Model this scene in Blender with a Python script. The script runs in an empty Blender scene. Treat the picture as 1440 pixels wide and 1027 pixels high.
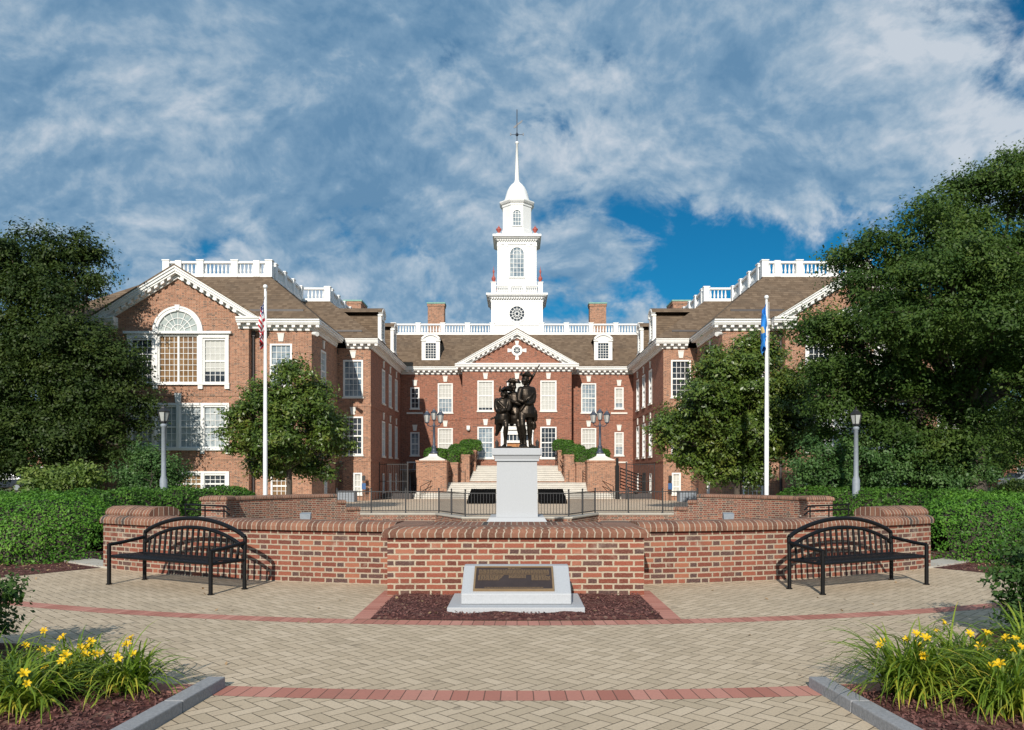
import bpy, bmesh, math, random
import numpy as np
from mathutils import Vector, Matrix
from math import sin, cos, pi, sqrt, atan2, radians, floor
random.seed(7)
sc = bpy.context.scene
COL = sc.collection

# ------------------------------------------------------------------ camera, sky, sun, exposure
cam = bpy.data.cameras.new('camera')
cam.sensor_width = 36.0
cam.lens = 28.0
cam.shift_x = -7 / 1440
cam.shift_y = (665 - 513.5) / 1440
cam.clip_start = 0.1
cam.clip_end = 5000
camo = bpy.data.objects.new('camera', cam)
camo.location = (0, 0, 1.5)
camo.rotation_euler = (radians(90), 0, 0)
COL.objects.link(camo)
sc.camera = camo

SUN_EL = radians(28)
SUN_AZ = radians(189)          # measured from +Y towards +X: behind the camera, a little to the left
sdir = Vector((sin(SUN_AZ) * cos(SUN_EL), cos(SUN_AZ) * cos(SUN_EL), sin(SUN_EL)))
sl = bpy.data.lights.new('sun', 'SUN')
sl.energy = 4.1
sl.angle = radians(0.5)
sl.color = (1.0, 0.93, 0.82)
slo = bpy.data.objects.new('sun', sl)
slo.rotation_euler = (-sdir).to_track_quat('-Z', 'Y').to_euler()
slo.location = (-20, -60, 40)
COL.objects.link(slo)
sc.view_settings.view_transform = 'Standard'
sc.view_settings.look = 'None'
sc.view_settings.exposure = 0.27
sc.view_settings.gamma = 1.0


class NT:
    """small wrapper to write node trees tersely"""
    def __init__(s, tree):
        s.t = tree

    def n(s, typ, **kw):
        nd = s.t.nodes.new(typ)
        for k, v in kw.items():
            setattr(nd, k, v)
        return nd

    def l(s, a, b):
        s.t.links.new(a, b)

    def put(s, sock, val):
        if isinstance(val, bpy.types.NodeSocket):
            s.l(val, sock)
        else:
            if sock.type == 'RGBA' and len(val) == 3:
                val = (*val, 1)
            sock.default_value = val

    def m(s, op, a, b=None, c=None, clamp=False):
        nd = s.n('ShaderNodeMath', operation=op)
        nd.use_clamp = clamp
        s.put(nd.inputs[0], a)
        if b is not None:
            s.put(nd.inputs[1], b)
        if c is not None:
            s.put(nd.inputs[2], c)
        return nd.outputs[0]

    def smooth(s, x, a, b, lo=0.0, hi=1.0):
        nd = s.n('ShaderNodeMapRange', interpolation_type='SMOOTHSTEP')
        s.put(nd.inputs[0], x)
        for i, v in enumerate((a, b, lo, hi)):
            s.put(nd.inputs[i + 1], v)
        return nd.outputs[0]

    def lin(s, x, a, b, lo=0.0, hi=1.0):
        nd = s.n('ShaderNodeMapRange')
        s.put(nd.inputs[0], x)
        for i, v in enumerate((a, b, lo, hi)):
            s.put(nd.inputs[i + 1], v)
        return nd.outputs[0]

    def mix(s, f, a, b, blend='MIX'):
        nd = s.n('ShaderNodeMix', data_type='RGBA', blend_type=blend)
        s.put(nd.inputs[0], f)
        s.put(nd.inputs[6], a)
        s.put(nd.inputs[7], b)
        return nd.outputs[2]

    def noise(s, vec, scale, detail=4, rough=0.55, dist=0.0, dim='3D'):
        nd = s.n('ShaderNodeTexNoise', noise_dimensions=dim)
        if vec is not None:
            s.l(vec, nd.inputs['Vector'])
        nd.inputs['Scale'].default_value = scale
        nd.inputs['Detail'].default_value = detail
        nd.inputs['Roughness'].default_value = rough
        nd.inputs['Distortion'].default_value = dist
        return nd.outputs[0]

    def ramp(s, f, stops):
        nd = s.n('ShaderNodeValToRGB')
        e = nd.color_ramp.elements
        while len(e) < len(stops):
            e.new(0.5)
        for k, (p, c) in enumerate(stops):
            e[k].position = p
            e[k].color = (*c, 1) if len(c) == 3 else c
        s.put(nd.inputs[0], f)
        return nd.outputs[0]

    def sep(s, v):
        nd = s.n('ShaderNodeSeparateXYZ')
        s.l(v, nd.inputs[0])
        return nd.outputs

    def comb(s, x, y, z=0.0):
        nd = s.n('ShaderNodeCombineXYZ')
        s.put(nd.inputs[0], x)
        s.put(nd.inputs[1], y)
        s.put(nd.inputs[2], z)
        return nd.outputs[0]

    def white(s, v):
        nd = s.n('ShaderNodeTexWhiteNoise', noise_dimensions='3D')
        s.l(v, nd.inputs[0])
        return nd.outputs[0]

    def bump(s, h, strength=0.5, dist=0.01):
        nd = s.n('ShaderNodeBump')
        nd.inputs['Strength'].default_value = strength
        nd.inputs['Distance'].default_value = dist
        s.l(h, nd.inputs['Height'])
        return nd.outputs[0]


# world: Nishita sky with a broken cloud layer
w = bpy.data.worlds.new('World')
sc.world = w
w.use_nodes = True
w.node_tree.nodes.clear()
W = NT(w.node_tree)
out = W.n('ShaderNodeOutputWorld')
sky = W.n('ShaderNodeTexSky', sky_type='NISHITA')
sky.sun_disc = False
sky.sun_elevation = SUN_EL
sky.sun_rotation = SUN_AZ
sky.air_density = 1.0
sky.dust_density = 0.3
sky.ozone_density = 3.0
tc = W.n('ShaderNodeTexCoord')
dx, dy, dz = W.sep(tc.outputs['Generated'])
zc = W.m('MAXIMUM', dz, 0.0)
den = W.m('ADD', zc, 0.62)
cx = W.m('DIVIDE', dx, den)
cy = W.m('DIVIDE', dy, den)
cp = W.comb(cx, cy, 0.37)
wx = W.m('MULTIPLY', W.m('SUBTRACT', W.noise(W.comb(cx, cy, 9.1), 3.0, 3, 0.5), 0.5), 0.16)
wy = W.m('MULTIPLY', W.m('SUBTRACT', W.noise(W.comb(cx, cy, 4.7), 3.0, 3, 0.5), 0.5), 0.16)
cq = W.comb(W.m('ADD', cx, wx), W.m('ADD', cy, wy), 1.9)
base = W.noise(cq, 5.2, 10, 0.57, 0.0)
big = W.noise(W.comb(W.m('ADD', cx, 7.3), cy, 2.2), 1.5, 2, 0.5, 0.0)
fine = W.noise(cq, 19.0, 8, 0.60, 0.0)
# the clear pool low in the sky to the right, heavier cover to the left
az = W.m('DIVIDE', dx, W.m('MAXIMUM', dy, 0.05))
al = W.m('DIVIDE', dz, W.m('MAXIMUM', dy, 0.05))
front = W.smooth(dy, 0.1, 0.4)
def pool(x0, z0, kx, kz):
    gx = W.m('MULTIPLY', W.m('SUBTRACT', az, x0), kx)
    gz = W.m('MULTIPLY', W.m('SUBTRACT', al, z0), kz)
    e = W.m('ADD', W.m('MULTIPLY', gx, gx), W.m('MULTIPLY', gz, gz))
    return W.m('MULTIPLY', W.m('EXPONENT', W.m('MULTIPLY', e, -1.0)), front)
cov = W.m('ADD', W.m('MULTIPLY', base, 0.62), W.m('MULTIPLY', big, 0.28))
cov = W.m('ADD', cov, W.m('MULTIPLY', fine, 0.27))
cov = W.m('SUBTRACT', cov, 0.02)
cov = W.m('ADD', cov, W.lin(az, -0.5, 0.55, 0.10, 0.0))
cov = W.m('SUBTRACT', cov, W.m('MULTIPLY', pool(0.27, 0.265, 3.2, 8.5), 0.175))
cov = W.m('ADD', cov, W.m('MULTIPLY', pool(0.36, 0.47, 3.0, 9.0), 0.06))
cov = W.m('ADD', cov, W.m('MULTIPLY', pool(0.10, 0.275, 14.0, 28.0), 0.16))
cov = W.m('ADD', cov, W.m('MULTIPLY', pool(0.39, 0.385, 6.0, 16.0), 0.15))
mask = W.smooth(cov, 0.465, 0.575)
# billow shading: compare the layer with itself a little higher up, so upper edges catch the sun
cu = W.comb(W.m('ADD', cx, wx), W.m('SUBTRACT', W.m('ADD', cy, wy), 0.030), 1.9)
rel = W.m('SUBTRACT', base, W.noise(cu, 5.2, 10, 0.57, 0.0))
cu2 = W.comb(W.m('ADD', cx, wx), W.m('SUBTRACT', W.m('ADD', cy, wy), 0.012), 1.9)
rel2 = W.m('SUBTRACT', fine, W.noise(cu2, 19.0, 8, 0.60, 0.0))
wis = W.noise(W.comb(W.m('ADD', cx, W.m('ADD', wx, 3.1)), W.m('ADD', cy, wy), 5.0), 4.6, 9, 0.58, 0.0)
lum = W.m('ADD', W.m('MULTIPLY', wis, 0.85), W.m('MULTIPLY', fine, 0.32))
lum = W.m('ADD', lum, W.m('MULTIPLY', rel, 1.05))
lum = W.m('ADD', lum, W.m('MULTIPLY', rel2, 0.50))
lum = W.m('ADD', lum, W.m('MULTIPLY', W.m('SUBTRACT', 0.60, cov), 0.25))
lum = W.m('ADD', lum, W.m('MULTIPLY', W.smooth(az, 0.0, 0.45), 0.06))
ccol = W.ramp(W.lin(lum, 0.38, 0.84), [(0.0, (0.16, 0.315, 0.50)), (0.35, (0.25, 0.41, 0.585)), (0.65, (0.43, 0.565, 0.70)), (1.0, (0.70, 0.77, 0.85))])
skyt = W.mix(1.0, sky.outputs[0], (0.05, 0.44, 0.60), 'MULTIPLY')
bg1 = W.n('ShaderNodeBackground')
W.l(skyt, bg1.inputs[0])
bg1.inputs[1].default_value = 0.10
bg2 = W.n('ShaderNodeBackground')
W.l(ccol, bg2.inputs[0])
bg2.inputs[1].default_value = 0.72
mx = W.n('ShaderNodeMixShader')
W.l(W.m('MULTIPLY', mask, 0.92), mx.inputs[0])
W.l(bg1.outputs[0], mx.inputs[1])
W.l(bg2.outputs[0], mx.inputs[2])
W.l(mx.outputs[0], out.inputs[0])

# ------------------------------------------------------------------ materials
MATS = {}


def newmat(name):
    m = bpy.data.materials.new(name)
    m.use_nodes = True
    t = NT(m.node_tree)
    p = m.node_tree.nodes['Principled BSDF']
    MATS[name] = m
    return m, t, p


def simple(name, col, rough=0.6, metal=0.0, var=0.18, scale=6.0, bump=0.0, bscale=40.0, spec=0.5, coat=0.0):
    m, t, p = newmat(name)
    c = t.n('ShaderNodeTexCoord').outputs['Object']
    a = t.noise(c, scale, 5, 0.6)
    b = t.noise(c, scale * 9, 3, 0.6)
    f = t.m('ADD', t.m('MULTIPLY', a, 0.7), t.m('MULTIPLY', b, 0.3))
    lo = tuple(x * (1 - var) for x in col)
    hi = tuple(min(1, x * (1 + var)) for x in col)
    t.l(t.ramp(f, [(0.3, lo), (0.7, hi)]), p.inputs['Base Color'])
    p.inputs['Roughness'].default_value = rough
    p.inputs['Metallic'].default_value = metal
    p.inputs['Specular IOR Level'].default_value = spec
    p.inputs['Coat Weight'].default_value = coat
    if bump:
        t.l(t.bump(t.noise(c, bscale, 4, 0.6), bump, 0.01), p.inputs['Normal'])
    return m


def brick(name, P=0.33, ls=0.218, h=0.072, mw=0.012, cols=None, mortar=(0.42, 0.37, 0.30), dark=0.06, weather=0.35, bump=0.6):
    m, t, p = newmat(name)
    uv = t.n('ShaderNodeTexCoord').outputs['UV']
    nz = t.noise(uv, 14, 2, 0.5)
    u, v, _ = t.sep(uv)
    v = t.m('ADD', v, t.m('MULTIPLY', t.m('SUBTRACT', nz, 0.5), 0.011))
    u = t.m('ADD', u, t.m('MULTIPLY', t.m('SUBTRACT', t.noise(uv, 17, 3, 0.6), 0.5), 0.016))
    row = t.m('FLOOR', t.m('DIVIDE', v, h))
    par = t.m('FLOORED_MODULO', row, 2.0)
    us = t.m('ADD', u, t.m('MULTIPLY', par, P / 2))
    uu = t.m('FLOORED_MODULO', us, P)
    hd = t.m('GREATER_THAN', uu, ls)
    d1 = t.m('MINIMUM', uu, t.m('ABSOLUTE', t.m('SUBTRACT', uu, ls)))
    d1 = t.m('MINIMUM', d1, t.m('SUBTRACT', P, uu))
    vv = t.m('FLOORED_MODULO', v, h)
    d2 = t.m('MINIMUM', vv, t.m('SUBTRACT', h, vv))
    d = t.m('MINIMUM', d1, d2)
    edge = t.m('MULTIPLY', t.m('SUBTRACT', t.noise(uv, 38, 3, 0.6), 0.5), 0.010)
    mk = t.smooth(t.m('ADD', d, edge), mw * 0.5 - 0.002, mw * 0.5 + 0.004)
    idv = t.comb(t.m('FLOOR', t.m('DIVIDE', us, P)), row, hd)
    r = t.white(idv)
    cols = cols or [(0.0, (0.17, 0.05, 0.032)), (0.35, (0.25, 0.075, 0.045)), (0.7, (0.33, 0.105, 0.06)), (1.0, (0.40, 0.15, 0.085))]
    bc = t.ramp(r, cols)
    r2 = t.white(t.comb(row, t.m('FLOOR', t.m('DIVIDE', us, P)), t.m('ADD', hd, 3.0)))
    isd = t.m('LESS_THAN', r2, t.m('ADD', dark * 0.6, t.m('MULTIPLY', hd, dark)))
    bc = t.mix(t.m('MULTIPLY', isd, 0.8), bc, (0.06, 0.045, 0.045))
    g = t.noise(uv, 60, 4, 0.65)
    bc = t.mix(t.m('MULTIPLY', t.smooth(g, 0.45, 0.75), 0.35), bc, (0.42, 0.23, 0.16))
    mcol = t.mix(t.noise(uv, 25, 3, 0.6), tuple(c * 0.72 for c in mortar), tuple(c * 1.15 for c in mortar))
    c = t.mix(mk, mcol, bc)
    wn = t.noise(uv, 1.3, 5, 0.65)
    c = t.mix(t.m('MULTIPLY', t.smooth(wn, 0.5, 0.8), weather), c, (0.10, 0.065, 0.05))
    c = t.mix(t.m('MULTIPLY', t.smooth(t.noise(uv, 2.7, 6, 0.75), 0.54, 0.74), weather * 0.8), c, (0.46, 0.38, 0.31))
    t.l(c, p.inputs['Base Color'])
    p.inputs['Roughness'].default_value = 0.9
    p.inputs['Specular IOR Level'].default_value = 0.25
    hh = t.m('ADD', mk, t.m('MULTIPLY', g, 0.5))
    t.l(t.bump(hh, bump, 0.006), p.inputs['Normal'])
    return m


def rowlock(name, w=0.077):
    m, t, p = newmat(name)
    uv = t.n('ShaderNodeTexCoord').outputs['UV']
    u, v, _ = t.sep(uv)
    u = t.m('ADD', u, t.m('MULTIPLY', t.m('SUBTRACT', t.noise(uv, 9, 2, 0.5), 0.5), 0.012))
    k = t.m('FLOOR', t.m('DIVIDE', u, w))
    uu = t.m('FLOORED_MODULO', u, w)
    d = t.m('MINIMUM', uu, t.m('SUBTRACT', w, uu))
    mk = t.smooth(d, 0.003, 0.009)
    r = t.white(t.comb(k, 1.0, 5.0))
    bc = t.ramp(r, [(0, (0.13, 0.060, 0.042)), (0.4, (0.19, 0.085, 0.056)), (0.8, (0.25, 0.115, 0.075)), (0.95, (0.28, 0.14, 0.09)), (0.965, (0.05, 0.045, 0.045))])
    g = t.noise(uv, 45, 4, 0.65)
    bc = t.mix(t.m('MULTIPLY', t.smooth(g, 0.45, 0.75), 0.4), bc, (0.33, 0.22, 0.15))
    c = t.mix(mk, (0.40, 0.34, 0.27), bc)
    c = t.mix(t.m('MULTIPLY', t.smooth(t.noise(uv, 1.8, 5, 0.7), 0.5, 0.8), 0.4), c, (0.10, 0.075, 0.06))
    t.l(c, p.inputs['Base Color'])
    p.inputs['Roughness'].default_value = 0.9
    p.inputs['Specular IOR Level'].default_value = 0.25
    t.l(t.bump(t.m('ADD', mk, t.m('MULTIPLY', g, 0.6)), 0.7, 0.006), p.inputs['Normal'])
    return m


def herringbone(name, unit=0.102, rot=45, cols=None):
    m, t, p = newmat(name)
    ob = t.n('ShaderNodeTexCoord').outputs['Object']
    mp = t.n('ShaderNodeMapping')
    mp.inputs['Rotation'].default_value = (0, 0, radians(rot))
    mp.inputs['Scale'].default_value = (1 / unit, 1 / unit, 1 / unit)
    t.l(ob, mp.inputs[0])
    x, y, _ = t.sep(mp.outputs[0])
    i = t.m('FLOOR', x)
    j = t.m('FLOOR', y)
    fx = t.m('SUBTRACT', x, i)
    fy = t.m('SUBTRACT', y, j)
    k = t.m('FLOORED_MODULO', t.m('SUBTRACT', i, j), 4.0)
    k0 = t.m('COMPARE', k, 0.0, 0.1)
    k1 = t.m('COMPARE', k, 1.0, 0.1)
    k2 = t.m('COMPARE', k, 2.0, 0.1)
    k3 = t.m('COMPARE', k, 3.0, 0.1)
    L = t.m('ADD', fx, k1)                        # left edge is open when k == 1
    R = t.m('ADD', t.m('SUBTRACT', 1.0, fx), k0)
    B = t.m('ADD', fy, k2)
    T = t.m('ADD', t.m('SUBTRACT', 1.0, fy), k3)
    d = t.m('MINIMUM', t.m('MINIMUM', L, R), t.m('MINIMUM', B, T))
    mk = t.smooth(d, 0.012, 0.055)
    bi = t.m('SUBTRACT', i, k1)
    bj = t.m('SUBTRACT', j, k2)
    r = t.white(t.comb(bi, bj, 2.0))
    cols = cols or [(0, (0.47, 0.375, 0.265)), (0.3, (0.52, 0.415, 0.295)), (0.7, (0.555, 0.445, 0.32)), (1, (0.595, 0.48, 0.35))]
    bc = t.ramp(r, cols)
    g = t.noise(ob, 55, 5, 0.7)
    bc = t.mix(t.m('MULTIPLY', t.smooth(g, 0.4, 0.8), 0.35), bc, (0.22, 0.185, 0.145))
    st = t.noise(ob, 0.8, 6, 0.65)
    bc = t.mix(t.m('MULTIPLY', t.smooth(st, 0.5, 0.78), 0.4), bc, (0.33, 0.27, 0.195))
    sp = t.noise(ob, 6.0, 2, 0.5)
    bc = t.mix(t.m('MULTIPLY', t.smooth(sp, 0.66, 0.74), 0.45), bc, (0.16, 0.13, 0.10))
    bc = t.mix(t.m('MULTIPLY', t.smooth(t.noise(ob, 0.35, 6, 0.7), 0.5, 0.72), 0.35), bc, (0.33, 0.275, 0.21))
    c = t.mix(mk, (0.16, 0.125, 0.09), bc)
    t.l(c, p.inputs['Base Color'])
    p.inputs['Roughness'].default_value = 0.92
    p.inputs['Specular IOR Level'].default_value = 0.2
    t.l(t.bump(t.m('ADD', mk, t.m('MULTIPLY', g, 0.4)), 0.8, 0.008), p.inputs['Normal'])
    return m


def soldier(name, w=0.11):
    m, t, p = newmat(name)
    uv = t.n('ShaderNodeTexCoord').outputs['UV']
    u, v, _ = t.sep(uv)
    k = t.m('FLOOR', t.m('DIVIDE', u, w))
    uu = t.m('FLOORED_MODULO', u, w)
    d = t.m('MINIMUM', uu, t.m('SUBTRACT', w, uu))
    mk = t.smooth(d, 0.001, 0.005)
    r = t.white(t.comb(k, 1.0, 5.0))
    bc = t.ramp(r, [(0, (0.38, 0.155, 0.118)), (0.5, (0.46, 0.20, 0.155)), (1, (0.53, 0.26, 0.205))])
    g = t.noise(uv, 45, 5, 0.7)
    bc = t.mix(t.m('MULTIPLY', t.smooth(g, 0.4, 0.8), 0.3), bc, (0.27, 0.13, 0.10))
    bc = t.mix(t.m('MULTIPLY', t.smooth(t.noise(uv, 1.1, 5, 0.7), 0.5, 0.75), 0.35), bc, (0.22, 0.13, 0.10))
    c = t.mix(mk, (0.14, 0.085, 0.065), bc)
    t.l(c, p.inputs['Base Color'])
    p.inputs['Roughness'].default_value = 0.9
    p.inputs['Specular IOR Level'].default_value = 0.2
    t.l(t.bump(t.m('ADD', mk, t.m('MULTIPLY', g, 0.4)), 0.6, 0.006), p.inputs['Normal'])
    return m


def shingle(name):
    m, t, p = newmat(name)
    ob = t.n('ShaderNodeTexCoord').outputs['Object']
    uv = t.n('ShaderNodeTexCoord').outputs['UV']
    u, v, _ = t.sep(uv)
    _, _, z = t.sep(ob)
    row = t.m('FLOOR', t.m('DIVIDE', z, 0.16))
    fr = t.m('FRACT', t.m('DIVIDE', z, 0.16))
    uu = t.m('ADD', u, t.m('MULTIPLY', t.white(t.comb(row, 1.0, 2.0)), 3.0))
    r = t.white(t.comb(t.m('FLOOR', t.m('DIVIDE', uu, 0.28)), row, 1.0))
    bc = t.ramp(r, [(0, (0.125, 0.088, 0.060)), (0.5, (0.160, 0.114, 0.078)), (1, (0.20, 0.145, 0.10))])
    g = t.noise(ob, 0.7, 6, 0.7)
    bc = t.mix(t.m('MULTIPLY', t.smooth(g, 0.45, 0.75), 0.55), bc, (0.10, 0.078, 0.06))
    bc = t.mix(t.m('MULTIPLY', t.smooth(t.noise(ob, 2.2, 5, 0.7), 0.52, 0.75), 0.4), bc, (0.215, 0.15, 0.095))
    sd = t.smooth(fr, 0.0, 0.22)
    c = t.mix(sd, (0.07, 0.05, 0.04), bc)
    t.l(c, p.inputs['Base Color'])
    p.inputs['Roughness'].default_value = 0.95
    p.inputs['Specular IOR Level'].default_value = 0.15
    t.l(t.bump(t.m('SUBTRACT', 1.0, fr), 0.6, 0.03), p.inputs['Normal'])
    return m


def leafmat(name, stops, rough=0.5, trans=0.22, spec=0.35):
    m, t, p = newmat(name)
    uv = t.n('ShaderNodeTexCoord').outputs['UV']
    u, v, _ = t.sep(uv)
    ob = t.n('ShaderNodeTexCoord').outputs['Object']
    big = t.noise(ob, 0.9, 3, 0.5)
    f = t.m('ADD', t.m('MULTIPLY', u, 0.65), t.m('MULTIPLY', t.smooth(big, 0.3, 0.7), 0.35))
    c = t.ramp(f, stops)
    t.l(c, p.inputs['Base Color'])
    p.inputs['Roughness'].default_value = rough
    p.inputs['Specular IOR Level'].default_value = spec
    tr = t.n('ShaderNodeBsdfTranslucent')
    t.l(t.mix(1.0, c, (1.25, 1.35, 0.6), 'MULTIPLY'), tr.inputs[0])
    ms = t.n('ShaderNodeMixShader')
    ms.inputs[0].default_value = trans
    t.l(p.outputs[0], ms.inputs[1])
    t.l(tr.outputs[0], ms.inputs[2])
    t.l(ms.outputs[0], m.node_tree.nodes['Material Output'].inputs[0])
    return m


def pane(name, c1, c2, split=None, rough=0.06, stripes=0.0):
    """window glass with what hangs close behind it (blind, curtain or a dim room)"""
    m, t, p = newmat(name)
    ob = t.n('ShaderNodeTexCoord').outputs['Object']
    n = t.noise(ob, 1.4, 4, 0.6)
    c = t.ramp(n, [(0.35, c1), (0.65, c2)])
    if stripes:
        x, y, z = t.sep(ob)
        sw = t.m('SINE', t.m('MULTIPLY', t.m('ADD', x, y), 42.0))
        c = t.mix(t.m('MULTIPLY', t.m('ADD', sw, 1.0), stripes * 0.5), c, tuple(k * 0.55 for k in c1))
    t.l(c, p.inputs['Base Color'])
    p.inputs['Roughness'].default_value = rough
    p.inputs['Specular IOR Level'].default_value = 0.7
    t.l(t.bump(t.noise(ob, 1.3, 2, 0.5), 0.05, 0.05), p.inputs['Normal'])
    return m


brick('brick_building', cols=[(0, (0.20, 0.085, 0.052)), (0.35, (0.28, 0.118, 0.070)), (0.7, (0.36, 0.155, 0.092)), (1, (0.44, 0.20, 0.12))], mortar=(0.46, 0.37, 0.28), mw=0.013, dark=0.07, weather=0.35)
brick('brick_red', cols=[(0, (0.18, 0.062, 0.040)), (0.35, (0.24, 0.080, 0.050)), (0.7, (0.30, 0.100, 0.062)), (1, (0.36, 0.13, 0.08))], mortar=(0.34, 0.25, 0.19), mw=0.011, dark=0.05, weather=0.3)
brick('brick_plaza', mw=0.017, dark=0.22, weather=0.65, mortar=(0.39, 0.325, 0.25), cols=[(0, (0.11, 0.038, 0.029)), (0.35, (0.17, 0.050, 0.035)), (0.7, (0.235, 0.072, 0.046)), (1, (0.30, 0.115, 0.07))])
brick('brick_panel', mw=0.017, dark=0.16, weather=0.50, mortar=(0.47, 0.395, 0.295), cols=[(0, (0.12, 0.040, 0.030)), (0.35, (0.195, 0.056, 0.037)), (0.7, (0.27, 0.078, 0.049)), (1, (0.34, 0.13, 0.082))])
rowlock('coping_brick')
herringbone('paver')
herringbone('paver_far', unit=0.12, rot=0, cols=[(0, (0.60, 0.47, 0.345)), (0.5, (0.64, 0.505, 0.375)), (1, (0.68, 0.54, 0.41))])
soldier('red_paver')
shingle('shingle')
simple('white_paint', (0.76, 0.755, 0.735), 0.55, var=0.10, scale=1.3)
simple('tower_white', (0.80, 0.80, 0.79), 0.5, var=0.06, scale=0.9)
simple('stone_white', (0.72, 0.70, 0.65), 0.75, var=0.10, scale=3, bump=0.1)
simple('step_stone', (0.56, 0.535, 0.49), 0.8, var=0.12, scale=2, bump=0.15)
simple('granite', (0.415, 0.43, 0.455), 0.6, var=0.12, scale=70, bump=0.06, bscale=150)
simple('granite_kerb', (0.27, 0.27, 0.28), 0.8, var=0.25, scale=50, bump=0.4, bscale=60)
simple('copper_green', (0.18, 0.36, 0.30), 0.7, var=0.2)
simple('terracotta', (0.36, 0.075, 0.055), 0.5, var=0.15)
simple('black_metal', (0.005, 0.005, 0.006), 0.45, var=0.2, scale=20, spec=0.28)
simple('iron', (0.02, 0.02, 0.022), 0.5, var=0.2, scale=20)
simple('rubber', (0.006, 0.006, 0.006), 0.8, var=0.2)
simple('lamp_blue', (0.045, 0.06, 0.09), 0.45, var=0.2, scale=10)
simple('post_grey', (0.24, 0.27, 0.31), 0.6, var=0.15, scale=12)
simple('pole_white', (0.80, 0.81, 0.83), 0.35, var=0.03)
simple('gold', (0.55, 0.36, 0.10), 0.35, 0.9, var=0.1)
simple('lamp_glass', (0.42, 0.43, 0.42), 0.15, var=0.15)
simple('dark_pipe', (0.07, 0.06, 0.06), 0.5, var=0.2)
simple('bark', (0.075, 0.06, 0.048), 0.9, var=0.35, scale=8, bump=0.8, bscale=18)
simple('twig', (0.05, 0.042, 0.03), 0.9, var=0.3)
simple('dark_void', (0.004, 0.004, 0.004), 0.95, var=0.1, spec=0.05)
simple('concrete', (0.45, 0.42, 0.37), 0.85, var=0.15, scale=4, bump=0.2)
simple('sign_blue', (0.03, 0.10, 0.26), 0.5, var=0.05)
simple('door_wood', (0.36, 0.15, 0.04), 0.45, var=0.2, scale=4)
simple('car_silver', (0.42, 0.45, 0.48), 0.25, 0.6, var=0.03, coat=0.6)
simple('car_dark', (0.02, 0.025, 0.035), 0.25, 0.3, var=0.03, coat=0.6)
simple('car_glass', (0.03, 0.035, 0.045), 0.05, var=0.1)
simple('far_brick', (0.27, 0.12, 0.08), 0.9, var=0.2, scale=1)
simple('grass_ground', (0.075, 0.10, 0.03), 0.95, var=0.4, scale=2, bump=0.6, bscale=30)
simple('court', (0.30, 0.25, 0.19), 0.9, var=0.2, scale=3)
# plaque and statue metals
m, t, p = newmat('bronze')
ob = t.n('ShaderNodeTexCoord').outputs['Object']
nn = t.noise(ob, 5, 6, 0.7)
t.l(t.ramp(nn, [(0.3, (0.018, 0.014, 0.011)), (0.6, (0.045, 0.034, 0.025)), (0.8, (0.085, 0.066, 0.048))]), p.inputs['Base Color'])
p.inputs['Metallic'].default_value = 0.75
t.l(t.lin(t.noise(ob, 9, 4, 0.6), 0.3, 0.7, 0.28, 0.5), p.inputs['Roughness'])
t.l(t.bump(t.noise(ob, 22, 5, 0.6), 0.35, 0.012), p.inputs['Normal'])
simple('plaque_brown', (0.055, 0.037, 0.032), 0.45, 0.3, var=0.25, scale=10)
simple('plaque_gold', (0.32, 0.21, 0.11), 0.5, 0.4, var=0.15, scale=30)
# mulch
m, t, p = newmat('mulch')
ob = t.n('ShaderNodeTexCoord').outputs['Object']
vo = t.n('ShaderNodeTexVoronoi')
vo.inputs['Scale'].default_value = 32
mp = t.n('ShaderNodeMapping'); mp.inputs['Scale'].default_value = (1, 0.5, 1); t.l(ob, mp.inputs[0]); t.l(mp.outputs[0], vo.inputs[0])
sx = t.n('ShaderNodeSeparateColor'); t.l(vo.outputs['Color'], sx.inputs[0])
t.l(t.ramp(sx.outputs[0], [(0, (0.06, 0.024, 0.022)), (0.6, (0.105, 0.042, 0.037)), (0.9, (0.15, 0.07, 0.058)), (1, (0.22, 0.13, 0.10))]), p.inputs['Base Color'])
p.inputs['Roughness'].default_value = 0.95
p.inputs['Specular IOR Level'].default_value = 0.15
t.l(t.bump(vo.outputs['Distance'], 1.0, 0.02), p.inputs['Normal'])
simple('chip_mat', (0.15, 0.064, 0.055), 0.9, var=0.4, scale=14)
simple('litter', (0.30, 0.20, 0.11), 0.9, var=0.5, scale=9)
pane('pane_blind', (0.46, 0.47, 0.44), (0.60, 0.59, 0.54), stripes=0.0)
pane('pane_blue', (0.10, 0.15, 0.20), (0.36, 0.41, 0.44))
simple('blind_cloth', (0.48, 0.48, 0.45), 0.55, var=0.10, scale=2.0, spec=0.4, coat=0.4)
pane('pane_pale', (0.22, 0.27, 0.30), (0.50, 0.54, 0.55))
pane('pane_dark', (0.012, 0.016, 0.022), (0.05, 0.06, 0.075))
pane('pane_amber', (0.17, 0.095, 0.045), (0.34, 0.22, 0.12), stripes=0.4)
pane('pane_arch', (0.30, 0.36, 0.36), (0.46, 0.50, 0.48))
leafmat('leaf_oak', [(0, (0.014, 0.030, 0.009)), (0.35, (0.029, 0.053, 0.013)), (0.7, (0.052, 0.082, 0.018)), (1, (0.098, 0.125, 0.028))], trans=0.25, spec=0.2)
leafmat('leaf_oak_light', [(0, (0.018, 0.042, 0.010)), (0.35, (0.038, 0.078, 0.016)), (0.7, (0.070, 0.120, 0.024)), (1, (0.13, 0.175, 0.036))], trans=0.25, spec=0.2)
leafmat('leaf_magnolia', [(0, (0.022, 0.048, 0.010)), (0.35, (0.055, 0.10, 0.016)), (0.65, (0.105, 0.155, 0.026)), (0.85, (0.17, 0.19, 0.035)), (1, (0.28, 0.15, 0.05))], rough=0.38, trans=0.12, spec=0.4)
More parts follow.
